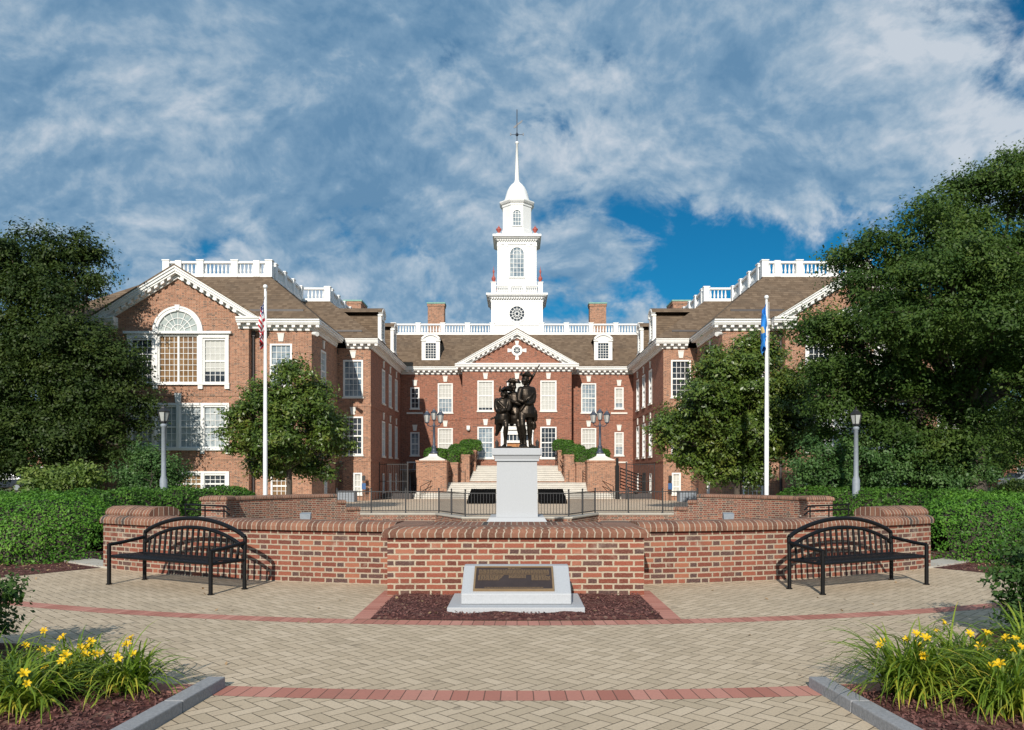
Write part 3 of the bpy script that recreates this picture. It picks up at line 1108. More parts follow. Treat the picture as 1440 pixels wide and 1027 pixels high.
# basement entrance with a glass canopy in the left corner of the court
Fd = Fr((0, 70, 0), (1, 0, 0), FRONT)
mb = MB()
for a, b, c_, d_ in ((-10.05, -9.95, -0.5, 1.55), (-9.42, -9.34, -0.5, 1.55), (-8.83, -8.73, -0.5, 1.55), (-10.05, -8.73, 1.55, 1.67)):
    Fd.box(mb, a, b, c_, d_, 0.002, 0.10)
Fd.box(mb, -10.1, -8.3, 1.72, 1.80, 0.0, 1.3)
Fd.box(mb, -9.0, -8.95, 1.80, 2.5, 0.0, 0.04)
mb.tube([Fd.p(-9.0, 2.45, 0.03), Fd.p(-9.0, 1.8, 1.2)], 0.025, 6)
bd = mb.build('basement_door', 'post_grey', B)
mb = MB()
Fd.box(mb, -9.95, -9.42, -0.5, 1.55, 0.001, 0.04)
Fd.box(mb, -9.34, -8.83, -0.5, 1.55, 0.001, 0.04)
mb.build('door_glass', 'pane_dark', bd)

# doorway
mb = MB()
for s in (-1, 1):
    a, b = sorted((s * 0.98, s * 1.38))
    F.box(mb, a, b, 2.1, 5.15, 0.002, 0.22)
    F.box(mb, a - 0.05, b + 0.05, 2.1, 2.4, 0.002, 0.27)
    F.box(mb, a - 0.04, b + 0.04, 4.95, 5.15, 0.002, 0.26)
F.box(mb, -1.45, 1.45, 5.152, 5.55, 0.002, 0.24)
F.box(mb, -1.6, 1.6, 5.552, 5.78, 0.002, 0.45)
F.box(mb, -0.97, 0.97, 4.05, 4.25, -0.20, 0.05)
F.box(mb, -0.97, 0.97, 4.75, 5.14, -0.20, 0.05)
F.box(mb, -0.97, -0.85, 2.1, 4.05, -0.20, 0.05)
F.box(mb, 0.85, 0.97, 2.1, 4.05, -0.20, 0.05)
for i in range(1, 6):
    u = -0.97 + 1.94 * i / 6
    F.box(mb, u - 0.025, u + 0.025, 4.25, 4.75, -0.14, -0.08)
door = mb.build('doorway', 'white_paint', B)
mb = MB()
for s in (-1, 1):
    a, b = sorted((s * 0.015, s * 0.85))
    F.box(mb, a, b, 2.1, 4.05, -0.20, -0.12)
    for z in (2.3, 3.2):
        F.box(mb, a + 0.15, b - 0.15, z, z + 0.65, -0.121, -0.10)
mb.build('door', 'door_wood', door)
mb = MB()
mb.quad(F.p(-0.97, 4.25, -0.12), F.p(0.97, 4.25, -0.12), F.p(0.97, 4.75, -0.12), F.p(-0.97, 4.75, -0.12))
mb.build('transom_pane', 'pane_dark', door)
for s in (-1, 1):
    mb = MB()
    c = (s * 1.72, 67.72, 4.0)
    mb.lathe([(0.02, -0.5), (0.10, -0.42), (0.15, 0.05), (0.17, 0.08), (0.05, 0.28), (0.02, 0.4)], c, 6, False)
    mb.box(c[0] - 0.03, c[0] + 0.03, 67.72, 67.91, 4.05, 4.11)
    mb.build('wall_lantern', 'iron', B)
mb = MB()
mb.box(-4.28, -4.0, 67.62, 67.9, 5.25, 5.5)
mb.sphere((-4.14, 67.72, 5.22), (0.17, 0.16, 0.17))
mb.build('wall_light', 'white_paint', B)

# wings and end pavilions, built alike on both sides
for s in (-1, 1):
    walls = MB()
    pmx = (lambda a, b: a if s < 0 else b)
    # inner side wall of the wing
    G = Fr((s * 10.2, 0, 0), (0, 1, 0), (-s, 0, 0))
    fa = Facade(G)
    for y in (60.8, 64.0, 67.2):
        fa.win(y, 1.32, ROW1, 4, 6, 'pane_blue')
        fa.win(y, 1.32, ROW2, 4, 6, 'pane_blue')
        fa.win(y, 0.9, (0.05, 1.45), 3, 3, 'pane_dark', key=False)
    fa.done(55.5, 70.05, mb=rwalls)
    band(G, 55.5, 70, mb=rwalls)
    cornice(white, G, 55.5, 69.38, mod=False)
    # narrow front of the wing
    F = Fr((0, 55.5, 0), (1, 0, 0), FRONT)
    fa = Facade(F)
    fa.win(s * 11.42, 1.38, ROW2, 4, 6, pmx('pane_blue', 'pane_dark'))
    fa.win(s * 11.42, 1.38, ROW1, 4, 6, 'pane_dark')
    fa.win(s * 11.1, 0.62, (0.0, 1.5), 2, 3, 'pane_blind', key=False)
    a, b = sorted((s * 10.2, s * 12.55))
    fa.done(a, b)
    band(F, *sorted((s * 10.16, s * 12.5)))
    a, b = sorted((s * 9.6, s * 11.88))
    cornice(white, F, a, b, m0=0.6 if s > 0 else 0, m1=0 if s > 0 else 0.6)
    # inner side of the pavilion
    G = Fr((s * 12.5, 0, 0), (0, 1, 0), (-s, 0, 0))
    fa = Facade(G)
    fa.win(51.4, 1.32, ROW1, 4, 6, 'pane_blue')
    fa.win(51.4, 1.32, ROW2, 4, 6, 'pane_blue')
    fa.win(52.0, 0.7, (-0.3, 1.5), 2, 4, 'pane_blue', key=False)
    fa.done(48.5, 55.55)
    band(G, 48.5, 55.5)
    cornice(white, G, 48.5, 54.88, mod=False)
    # pavilion front
    F = Fr((0, 48.5, 0), (1, 0, 0), FRONT)
    fa = Facade(F)
    for x in (14.37, 26.25):
        fa.win(s * x, 1.35, ROW2, 4, 6, 'pane_blue')
        fa.win(s * x, 1.35, ROW1, 4, 6, 'pane_blind')
        fa.win(s * x, 1.25, (0.0, 1.42), 4, 4, 'pane_amber', key=False)
    a, b = sorted((s * 12.5, s * 28.2))
    fa.done(a, b)
    for (p, q) in ((12.46, 16.0), (24.6, 28.2)):
        band(F, *sorted((s * p, s * q)))
    cornice(white, F, *sorted((s * 11.9, s * 16.08)), m0=0.6 if s > 0 else 0, m1=0 if s > 0 else 0.6)
    cornice(white, F, *sorted((s * 24.55, s * 28.8)))
    G = Fr((s * 28.2, 0, 0), (0, 1, 0), (s, 0, 0))
    wall(walls, G, 48.5, 95, Z0, EV - 0.6)
    cornice(white, G, 48.5, 95, mod=False)
    # gabled bay
    c0 = s * 20.32
    F = Fr((c0, 47.8, 0), (1, 0, 0), FRONT)
    fa = Facade(F)
    hw = 4.22
    P2 = (6.88, 9.56)
    fa.win(0, 2.46, (6.88, 9.80), 8, 8, 'pane_amber', key=False, sill=False, meet=False, label='tall central window of the arched trio with amber blinds inside')
    for q in (-1, 1):
        fa.win(q * 2.19, 1.42, P2, 4, 6, 'pane_dark' if q < 0 else 'pane_blind', key=False, sill=False)
        fa.win(q * 2.19, 1.42, (2.98, 5.55), 4, 6, 'pane_pale', key=False, sill=False)
        fa.win(q * 0.74, 1.42, (2.98, 5.55), 4, 6, 'pane_pale', key=False, sill=False)
        fa.win(q * 2.19, 1.42, (0.5, 1.45), 4, 3, 'pane_dark', key=False, sill=False)
        fa.win(q * 0.74, 1.42, (0.5, 1.45), 4, 3, 'pane_dark' if q < 0 else 'pane_amber', key=False, sill=False)
    fa.done(-hw, hw, z1=EV - 0.03)
    band(F, -hw, hw, 6.10, 0.2)
    for q in (-1, 1):
        G = Fr((c0 + q * hw, 0, 0), (0, 1, 0), (q, 0, 0))
        wall(walls, G, 47.8, 48.55, Z0, EV - 0.3)
        cornice(white, G, 47.8, 47.88, mod=False, frieze=False)
        cornice(white, F, *sorted((q * 3.62, q * 5.04)))
    walls.add([F.p(-4.4, EV - 0.03), F.p(4.4, EV - 0.03), F.p(0, 13.55)], [(0, 1, 2)], [[(-4.4, EV), (4.4, EV), (0, 13.55)]])
    rakes(white, F, 0, 5.04, EV + 0.002, 13.82)
    gable_roof(roofs, F, 0, 5.04, EV + 0.01, 13.84, -6.0, 0.62)
    # white timber surrounds of the window groups, and the fan window over the tall one
    sur = MB()
    for (u, w_) in ((-2.95, 0.15), (-1.35, 0.24), (1.35, 0.24), (2.95, 0.15)):
        F.box(sur, u - w_ / 2 - 0.02, u + w_ / 2 + 0.02, 6.88, 9.58, 0.031, 0.10)
        F.box(sur, u - 0.14, u + 0.14, 6.52, 6.76, 0.002, 0.13)
    F.box(sur, -3.1, 3.1, 6.762, 6.878, 0.002, 0.16)
    F.box(sur, -0.06, 0.06, 6.93, 9.69, -0.10, 0.0)
    for q in (-1, 1):
        a, b = sorted((q * 1.24, q * 3.06))
        F.box(sur, a, b, 9.582, 9.82, 0.002, 0.11)
    F.box(sur, -3.22, 3.22, 9.822, 9.97, 0.002, 0.24)
    for (z0, z1, zk) in ((2.98, 5.55, 1), (0.5, 1.45, 0)):
        for (u, w_) in ((-2.97, 0.14), (-1.465, 0.14), (0, 0.12), (1.465, 0.14), (2.97, 0.14)):
            F.box(sur, u - w_ / 2 - 0.03, u + w_ / 2 + 0.03, z0, z1, 0.031, 0.09)
        F.box(sur, -3.06, 3.06, z1 + 0.002, z1 + 0.14, 0.002, 0.08)
        F.box(sur, -3.1, 3.1, z0 - 0.14, z0 - 0.002, 0.002, 0.14)
        for u in (-2.97, -1.465, 1.465, 2.97):
            if zk: F.box(sur, u - 0.12, u + 0.12, z0 - 0.34, z0 - 0.142, 0.002, 0.10)
    sur.prism([(-0.15, 5.70), (0.15, 5.70), (0.21, 6.28), (-0.21, 6.28)], F.p, 0.002, 0.10)
    sur.build('window_surround', 'white_paint', B)
    fan = MB()
    zc_ = 9.972
    def arc(mb, r0, r1, d0, d1, n=28):
        for k in range(n):
            a, b = pi * k / n, pi * (k + 1) / n
            q = lambda r, t, dd: F.p(r * cos(t), zc_ + r * sin(t), dd)
            mb.hexa([q(r0, a, d0), q(r1, a, d0), q(r1, b, d0), q(r0, b, d0)], [q(r0, a, d1), q(r1, a, d1), q(r1, b, d1), q(r0, b, d1)])
    arc(fan, 1.20, 1.38, 0.0, 0.13)
    arc(fan, 1.38, 1.50, 0.0, 0.17)
    arc(fan, 0.78, 0.82, 0.02, 0.07)
    arc(fan, 0.38, 0.42, 0.02, 0.07)
    for k in range(1, 8):
        t = pi * k / 8
        r0, r1 = (0.0 if k % 2 == 0 else 0.42), 1.2
        q = lambda r, o: F.p(r * cos(t) - o * sin(t), zc_ + r * sin(t) + o * cos(t), 0)
        for d0, d1 in ((0.02, 0.066),):
            f = lambda r, o, d: F.p(r * cos(t) - o * sin(t), zc_ + r * sin(t) + o * cos(t), d)
            fan.hexa([f(r0, -.018, d0), f(r1, -.018, d0), f(r1, .018, d0), f(r0, .018, d0)], [f(r0, -.018, d1), f(r1, -.018, d1), f(r1, .018, d1), f(r0, .018, d1)])
    fan.prism([(-0.10, 0), (0.10, 0), (0.15, 0.34), (-0.15, 0.34)], lambda a, b, d: F.p(a, zc_ + 1.24 + b, d), 0.0, 0.20)
    fo = fan.build('fan_window', 'white_paint', B)
    mb = MB()
    mb.add([F.p(1.22 * cos(pi * k / 24), zc_ + 1.22 * sin(pi * k / 24), 0.018) for k in range(25)], [tuple(range(25))])
    mb.build('pane', 'pane_arch', fo)
    walls.build('wall', 'brick_building', B)
    # downpipes
    for (x, y) in ((16.02, 48.38), (12.62, 55.36), (10.32, 69.85)):
        pipes.tube([(s * x, y, EV - 0.7), (s * x, y, Z0)], 0.075, 8)
        pipes.box(s * x - 0.14, s * x + 0.14, y - 0.12, y + 0.12, EV - 1.0, EV - 0.7)
    # floodlight under the eave corner
    white.tube([(s * 12.35, 48.2, EV - 0.85), (s * 12.0, 47.85, EV - 0.95)], [0.10, 0.14], 8)

# roofs: hipped slopes up to flat decks
def frustum(mb, b, t, z0, z1):
    (x0, x1, y0, y1), (u0, u1, v0, v1) = b, t
    lo = [(x0, y0, z0), (x1, y0, z0), (x1, y1, z0), (x0, y1, z0)]
    hi = [(u0, v0, z1), (u1, v0, z1), (u1, v1, z1), (u0, v1, z1)]
    mb.add(lo + hi, [(4, 5, 6, 7)])
    for k in range(4):
        a, b_ = lo[k], lo[(k + 1) % 4]
        c, d = hi[(k + 1) % 4], hi[k]
        ax = 0 if k % 2 == 0 else 1
        uv = [(q[ax], q[2]) for q in (a, b_, c, d)]
        mb.quad(a, b_, c, d, uv)


RT = 14.3
frustum(roofs, (-27, 27, 69.36, 96), (-22, 22, 73.7, 90), EV + 0.005, RT + 0.01)
for s in (-1, 1):
    def rx(a, b): return tuple(sorted((s * a, s * b)))
    frustum(roofs, (*rx(11.88, 28.85), 47.86, 96), (*rx(16.1, 22.9), 51.9, 92), EV + 0.007, RT)
    frustum(roofs, (*rx(9.56, 24), 54.86, 95.5), (*rx(14.0, 22), 59.3, 91), EV + 0.009, RT + 0.005)
roofs.build('roof', 'shingle', B)
# thin dark strips low on the slopes
dark_strips = MB()
sl_ = (RT - EV) / 4.04
for s in (-1, 1):
    for (a, b, y) in ((16.4, 13.0, 47.86), (13.6, 10.8, 54.86)):
        yy = y + 0.62
        dark_strips.box(*sorted((s * a, s * b)), yy, yy + 0.05, EV + 0.55, EV + 0.68)
dark_strips.build('roof_strip', 'dark_pipe', B)


def balustrade(F, u0, u1, z, bays, ends=(True, True), solid=()):
    mb = MB()
    F.box(mb, u0, u1, z - 0.05, z + 0.16, -0.17, 0.17)
    F.box(mb, u0, u1, z + 0.84, z + 0.98, -0.14, 0.14)
    for i in range(bays + 1):
        u = u0 + (u1 - u0) * i / bays
        if (i == 0 and not ends[0]) or (i == bays and not ends[1]): continue
        F.box(mb, u - 0.21, u + 0.21, z - 0.06, z + 1.0, -0.215, 0.215)
        F.box(mb, u - 0.25, u + 0.25, z + 1.0, z + 1.07, -0.25, 0.25)
    for i in range(bays):
        a = u0 + (u1 - u0) * i / bays + 0.21
        b = u0 + (u1 - u0) * (i + 1) / bays - 0.21
        if i in solid:
            F.box(mb, a, b, z + 0.16, z + 0.84, -0.08, 0.08)
            F.box(mb, a + 0.2, b - 0.2, z + 0.28, z + 0.72, 0.08, 0.11)
            continue
        n = max(2, int((b - a) / 0.235))
        for k in range(n):
            u = a + (b - a) * (k + 0.5) / n
            c = F.p(u, z)
            mb.lathe([(0.055, 0.16), (0.05, 0.22), (0.085, 0.36), (0.05, 0.60), (0.038, 0.72), (0.06, 0.84)], c, 6, False)
    return mb.build('balustrade', 'tower_white', B)


balustrade(Fr((0, 73.75, 0), (1, 0, 0), FRONT), -13.7, 13.7, RT, 12, solid=(5, 6))
for s in (-1, 1):
    def bl(o, u, n, a, b, bays, ends):
        balustrade(Fr(o, u, n), a, b, RT, bays, ends)
    sx = sorted((s * 16.15, s * 22.85))
    bl((0, 52.0, 0), (1, 0, 0), FRONT, sx[0], sx[1], 3, (True, True))
    bl((s * 16.15, 0, 0), (0, 1, 0), (-s, 0, 0), 52.9, 59.2, 3, (True, True))
    bl((s * 22.85, 0, 0), (0, 1, 0), (s, 0, 0), 52.9, 80, 11, (True, True))
    sx = sorted((s * 14.1, s * 15.9))
    bl((0, 59.4, 0), (1, 0, 0), FRONT, sx[0], sx[1], 1, (s > 0, s < 0))
    bl((s * 14.1, 0, 0), (0, 1, 0), (-s, 0, 0), 60.2, 73.2, 6, (True, True))
    # a second pier beside each front corner
    for x in (16.95, 22.05):
        Fp = Fr((0, 52.0, 0), (1, 0, 0), FRONT)
        Fp.box(white, s * x - 0.2, s * x + 0.2, RT - 0.05, RT + 1.02, -0.21, 0.21)

# chimneys
def chimney(x, y, w_, d_, z):
    mb = MB()
    mb.box(x - w_ / 2, x + w_ / 2, y - d_ / 2, y + d_ / 2, 13, z - 0.35)
    mb.box(x - w_ / 2 - 0.06, x + w_ / 2 + 0.06, y - d_ / 2 - 0.06, y + d_ / 2 + 0.06, z - 0.35, z - 0.13)
    o = mb.build('chimney', 'brick_building', B)
    mb = MB()
    mb.box(x - w_ / 2 - 0.1, x + w_ / 2 + 0.1, y - d_ / 2 - 0.1, y + d_ / 2 + 0.1, z - 0.13, z)
    mb.build('chimney_cap', 'copper_green', o)
for s in (-1, 1):
    chimney(s * 7.87, 78, 1.6, 1.2, 18.05)
    chimney(s * 14.7, 72.5, 1.5, 2.6, 16.95)

# dormers
def dormer(F, uc, z0):
    """F lies on the dormer's front face"""
    W_, H = 0.80, 1.75
    mb = MB()
    for q in (-1, 1):
        a, b = sorted((uc + q * 0.45, uc + q * W_))
        F.box(mb, a, b, z0, z0 + H, -0.25, 0.0)
    F.box(mb, uc - 0.45, uc + 0.45, z0, z0 + 0.22, -0.25, 0.0)
    F.box(mb, uc - W_ - 0.05, uc + W_ + 0.05, z0 - 0.08, z0 + 0.02, -0.25, 0.07)
    F.box(mb, uc - W_ - 0.05, uc - 0.44, z0 + H + 0.002, z0 + H + 0.12, -0.25, 0.09)
    F.box(mb, uc + 0.44, uc + W_ + 0.05, z0 + H + 0.002, z0 + H + 0.12, -0.25, 0.09)
    n = 12
    R = 1.05
    cz = z0 + H - 0.38
    th0 = math.acos(0.85 / R)
    arc_ = [(R * cos(th0 + (pi - 2 * th0) * k / n), cz + R * sin(th0 + (pi - 2 * th0) * k / n)) for k in range(n + 1)]
    inn = [(0.82 * a, cz + (b - cz) * 0.84) for a, b in arc_]
    for k in range(n):
        (a0, b0), (a1, b1), (c1, d1), (c0_, d0_) = arc_[k], arc_[k + 1], inn[k + 1], inn[k]
        mb.hexa([F.p(uc + c0_, d0_, -0.2), F.p(uc + a0, b0, -0.2), F.p(uc + a1, b1, -0.2), F.p(uc + c1, d1, -0.2)],
                [F.p(uc + c0_, d0_, 0.10), F.p(uc + a0, b0, 0.10), F.p(uc + a1, b1, 0.10), F.p(uc + c1, d1, 0.10)])
    tri = [(0.44, z0 + H - 0.18)] + [(a, b) for a, b in inn] + [(-0.44, z0 + H - 0.18)]
    mb.prism(tri, lambda a, b, d: F.p(uc + a, b, d), -0.18, -0.01)
    a, b, c, d = uc - 0.45, uc + 0.45, z0 + 0.22, z0 + H - 0.18
    for i in range(1, 4):
        u = a + (b - a) * i / 4
        F.box(mb, u - 0.016, u + 0.016, c, d, -0.12, -0.07)
    for j in range(1, 6):
        z = c + (d - c) * j / 6
        F.box(mb, a, b, z - 0.016, z + 0.016, -0.121, -0.068)
    o = mb.build('dormer', 'white_paint', B)
    mb = MB()
    mb.quad(F.p(a, c, -0.105), F.p(b, c, -0.105), F.p(b, d, -0.105), F.p(a, d, -0.105))
    mb.build('pane', 'pane_dark', o)
    mb = MB()
    for q in (-1, 1):
        u = uc + q * (W_ - 0.03)
        mb.quad(F.p(u, z0, -0.2), F.p(u, z0 + H, -0.2), F.p(u, z0 + H, -4), F.p(u, z0, -4))
    top = [(a * 1.02, b + 0.03) for a, b in arc_]
    for k in range(n):
        (a0, b0), (a1, b1) = top[k], top[k + 1]
        mb.quad(F.p(uc + a0, b0, 0.06), F.p(uc + a1, b1, 0.06), F.p(uc + a1, b1, -4.2), F.p(uc + a0, b0, -4.2))
    mb.build('dormer_roof', 'shingle', o)
for s in (-1, 1):
    dormer(Fr((0, 70.15, 0), (1, 0, 0), FRONT), s * 7.6, 11.35)
    for y in (59.2, 65.0):
        dormer(Fr((s * 9.95, 0, 0), (0, 1, 0), (-s, 0, 0)), y, 11.25)

rwalls.build('court_wall', 'brick_red', B)
white.build('cornice', 'white_paint', B)
stone.build('ledge', 'stone_white', B)
pipes.build('downpipe', 'dark_pipe', B)

# ------------------------------------------------------------------ steeple
TY = 77.2
ft = TY - 2.42                  # front face of the base
k1 = 1 / 15.0
T0 = MB()
T0.box(-2.42, 2.42, ft, ft + 4.84, 13.5, 18.0)
tw = T0.build('steeple', 'tower_white', B)
tw['label'] = 'white wooden steeple in three stages under a dome and spire'
ty = MB()
for (e_, z0, z1) in ((0.05, 17.55, 17.75), (0.16, 17.9, 18.02), (0.34, 18.02, 18.12), (0.46, 18.12, 18.30)):
    ty.box(-2.42 - e_, 2.42 + e_, ft - e_, ft + 4.84 + e_, z0, z1)
for i in range(21):
    u = -2.3 + 4.6 * i / 20
    ty.box(u - 0.07, u + 0.07, ft - 0.26, ft - 0.02, 17.80, 17.93)
for q in (-1, 1):
    for j in range(21):
        y = ft + 0.12 + 4.6 * j / 20
        ty.box(*sorted((q * 2.44, q * 2.68)), y - 0.07, y + 0.07, 17.80, 17.93)
ty.build('base_cornice', 'tower_white', tw)
# round clock-like window
Ft = Fr((0, ft, 0), (1, 0, 0), FRONT)
cz = 16.42
def ring(mb, F, r0, r1, z, d0, d1, n=32):
    for k in range(n):
        a, b = 2 * pi * k / n, 2 * pi * (k + 1) / n
        q = lambda r, t, dd: F.p(r * cos(t), z + r * sin(t), dd)
        mb.hexa([q(r0, a, d0), q(r1, a, d0), q(r1, b, d0), q(r0, b, d0)], [q(r0, a, d1), q(r1, a, d1), q(r1, b, d1), q(r0, b, d1)])
mb = MB()
ring(mb, Ft, 0.70, 0.84, cz, 0.0, 0.08)
ring(mb, Ft, 0.44, 0.48, cz, 0.02, 0.05)
ring(mb, Ft, 0.15, 0.20, cz, 0.02, 0.05)
for k in range(6):
    t = pi * k / 6
    f = lambda r, o, d: Ft.p(r * cos(t) - o * sin(t), cz + r * sin(t) + o * cos(t), d)
    for a, b in ((-0.7, -0.2), (0.2, 0.7)):
        mb.hexa([f(a, -.02, .02), f(b, -.02, .02), f(b, .02, .02), f(a, .02, .02)], [f(a, -.02, .048), f(b, -.02, .048), f(b, .02, .048), f(a, .02, .048)])
mb.build('rose_window', 'tower_white', tw)
mb = MB()
mb.add([Ft.p(0.72 * cos(2 * pi * k / 28), cz + 0.72 * sin(2 * pi * k / 28), 0.012) for k in range(28)], [tuple(range(28))])
mb.build('rose_pane', 'pane_dark', tw)
# first balustrade with finials
mb = MB()
fin = []
h0 = 2.08
zb = 18.30
for sx_ in (-1, 1):
    for sy in (-1, 1):
        x, y = sx_ * 2.2, TY + sy * 2.2
        mb.box(x - 0.22, x + 0.22, y - 0.22, y + 0.22, zb, zb + 1.05)
        mb.box(x - 0.27, x + 0.27, y - 0.27, y + 0.27, zb + 1.05, zb + 1.13)
        fin.append((x, y, zb + 1.13))
for Fb in (Fr((0, TY - 2.2, 0), (1, 0, 0), FRONT), Fr((2.2, TY, 0), (0, 1, 0), (1, 0, 0)), Fr((-2.2, TY, 0), (0, 1, 0), (-1, 0, 0)), Fr((0, TY + 2.2, 0), (1, 0, 0), (0, 1, 0))):
    Fb.box(mb, -1.98, 1.98, zb, zb + 0.14, -0.1, 0.1)
    Fb.box(mb, -1.98, 1.98, zb + 0.74, zb + 0.86, -0.1, 0.1)
    for u in (-0.68, 0.68):
        Fb.box(mb, u - 0.14, u + 0.14, zb + 0.14, zb + 0.90, -0.13, 0.13)
    for (a, b) in ((-1.95, -0.85), (-0.52, 0.52), (0.85, 1.95)):
        for i in range(6):
            u = a + (b - a) * (i + 0.5) / 6
            mb.lathe([(0.04, 0.14), (0.065, 0.32), (0.03, 0.6), (0.045, 0.74)], Fb.p(u, zb), 6, False)
mb.build('stage_balustrade', 'tower_white', tw)
for (x, y, z) in fin:
    mb = MB()
    mb.lathe([(0.10, 0), (0.08, 0.08), (0.20, 0.30), (0.19, 0.42), (0.08, 0.56), (0.045, 0.8), (0.10, 0.98), (0.09, 1.08), (0.03, 1.2), (0.004, 1.55)], (x, y, z), 12)
    mb.build('finial', 'terracotta', tw)
# second stage
S2 = 1.79
mb = MB()
y2 = TY - S2
F2 = Fr((0, y2, 0), (1, 0, 0), FRONT)
za, zt, zr = 20.05, 22.18, 0.645            # arched window: sill, spring, radius
mb.box(-S2, S2, y2, y2 + 2 * S2, zb, 23.55)
mb.box(-S2 - 0.06, S2 + 0.06, y2 - 0.06, y2 + 2 * S2 + 0.06, zb, zb + 1.35)
for q in (-1, 1):
    for w_ in (1.66, 1.05):
        for FF in (F2, Fr((S2, TY, 0), (0, 1, 0), (1, 0, 0)), Fr((-S2, TY, 0), (0, 1, 0), (-1, 0, 0))):
            FF.box(mb, *sorted((q * w_ - 0.15, q * w_ + 0.15)), zb + 1.35, 23.1, 0, 0.06)
            FF.box(mb, *sorted((q * w_ - 0.18, q * w_ + 0.18)), 22.9, 23.1, 0.06, 0.10)
for (e_, z0, z1) in ((0.09, 23.1, 23.3), (0.20, 23.55, 23.68), (0.38, 23.68, 23.78), (0.5, 23.78, 23.98)):
    mb.box(-S2 - e_, S2 + e_, y2 - e_, y2 + 2 * S2 + e_, z0, z1)
for i in range(17):
    u = -S2 + 2 * S2 * i / 16
    mb.box(u - 0.06, u + 0.06, y2 - 0.18, y2 - 0.01, 23.44, 23.552)
mb.build('belfry', 'tower_white', tw)
def arched(F, za, zt, zr, cols, d=0.03, rows=5):
    mb = MB()
    n = 16
    def ar(r0, r1, d0, d1):
        for k in range(n):
            a, b = pi * k / n, pi * (k + 1) / n
            q = lambda r, t, dd: F.p(r * cos(t), zt + r * sin(t), dd)
            mb.hexa([q(r0, a, d0), q(r1, a, d0), q(r1, b, d0), q(r0, b, d0)], [q(r0, a, d1), q(r1, a, d1), q(r1, b, d1), q(r0, b, d1)])
    ar(zr, zr + 0.10, 0, d + 0.06)
    for q in (-1, 1):
        F.box(mb, *sorted((q * zr, q * (zr + 0.10))), za, zt, 0, d + 0.06)
    F.box(mb, -zr - 0.14, zr + 0.14, za - 0.10, za, 0, d + 0.09)
    for i in range(1, cols):
        u = -zr + 2 * zr * i / cols
        h = sqrt(max(zr * zr - u * u, 0)) * 0.98
        F.box(mb, u - 0.018, u + 0.018, za, zt + h, d * 0.6, d + 0.02)
    for j in range(1, rows + 1):
        z = za + (zt - za) * j / rows
        F.box(mb, -zr, zr, z - 0.018, z + 0.018, d * 0.6, d + 0.022)
    ar(zr * 0.55, zr * 0.55 + 0.035, d * 0.6, d + 0.021)
    mb.build('arched_window', 'tower_white', tw)
    mb = MB()
    pts = [F.p(zr, za, d * 0.5)] + [F.p(zr * cos(pi * k / n), zt + zr * sin(pi * k / n), d * 0.5) for k in range(n + 1)] + [F.p(-zr, za, d * 0.5)]
    mb.add(pts, [tuple(range(len(pts)))])
    mb.build('arched_pane', 'pane_blue', tw)
arched(F2, za, zt, zr, 4)
for (x, y) in ((-1.72, -1.72), (1.72, -1.72), (-1.72, 1.72), (1.72, 1.72)):
    mb = MB()
    mb.box(x - 0.2, x + 0.2, TY + y - 0.2, TY + y + 0.2, 23.98, 24.16)
    mb.build('finial_block', 'tower_white', tw)
    mb = MB()
    mb.lathe([(0.12, 0.18), (0.09, 0.26), (0.26, 0.52), (0.27, 0.62), (0.13, 0.70), (0.12, 0.78), (0.03, 0.86), (0.005, 1.0)], (x, TY + y, 23.98), 12)
    mb.build('finial', 'terracotta', tw)
# octagonal lantern stage, dome, spire, vane
mb = MB()
o8 = pi / 8
A = 1.0 / cos(pi / 8)
mb.lathe([(1.46 * A, 23.95), (1.46 * A, 24.75), (1.36 * A, 24.82), (1.36 * A, 27.0), (1.43 * A, 27.02), (1.43 * A, 27.18), (1.55 * A, 27.26), (1.66 * A, 27.42), (1.66 * A, 27.52), (1.30 * A, 27.60)], (0, TY, 0), 8, False, o8)
mb.build('lantern_stage', 'tower_white', tw)
arched(Fr((0, TY - 1.36, 0), (1, 0, 0), FRONT), 25.05, 26.15, 0.36, 3, rows=3)
mb = MB()
mb.lathe([(1.32, 27.58), (1.28, 27.75), (1.16, 28.05), (1.10, 28.3), (0.98, 28.7), (0.78, 29.1), (0.52, 29.42), (0.30, 29.6), (0.24, 29.75)], (0, TY, 0), 24)
mb.build('dome', 'tower_white', tw)
mb = MB()
mb.lathe([(0.27, 29.70), (0.22, 29.85), (0.10, 33.35), (0.17, 33.40), (0.17, 33.55), (0.06, 33.62)], (0, TY, 0), 12)
mb.build('spire', 'tower_white', tw)
mb = MB()
mb.tube([(0, TY, 33.6), (0, TY, 36.7)], 0.045, 6)
mb.sphere((0, TY, 34.28), 0.16)
for q in (-1, 1):
    mb.tube([(0, TY, 34.28), (q * 0.6, TY, 34.28)], 0.03, 6)
    mb.box(*sorted((q * 0.55, q * 0.66)), TY - 0.03, TY + 0.03, 34.18, 34.42)
    mb.tube([(0, TY, 34.28), (0, TY + q * 0.6, 34.28)], 0.03, 6)
# the vane's figure: a slim bird-like arrow
mb.prism([(-0.32, 34.88), (-0.12, 34.95), (0.18, 35.28), (0.42, 35.42), (0.58, 35.66), (0.36, 35.62), (0.30, 35.52), (0.02, 35.36), (-0.10, 35.22), (-0.34, 35.02)], lambda a, b, d: (a, TY + d, b), -0.02, 0.02)
mb.build('weathervane', 'lamp_blue', tw)

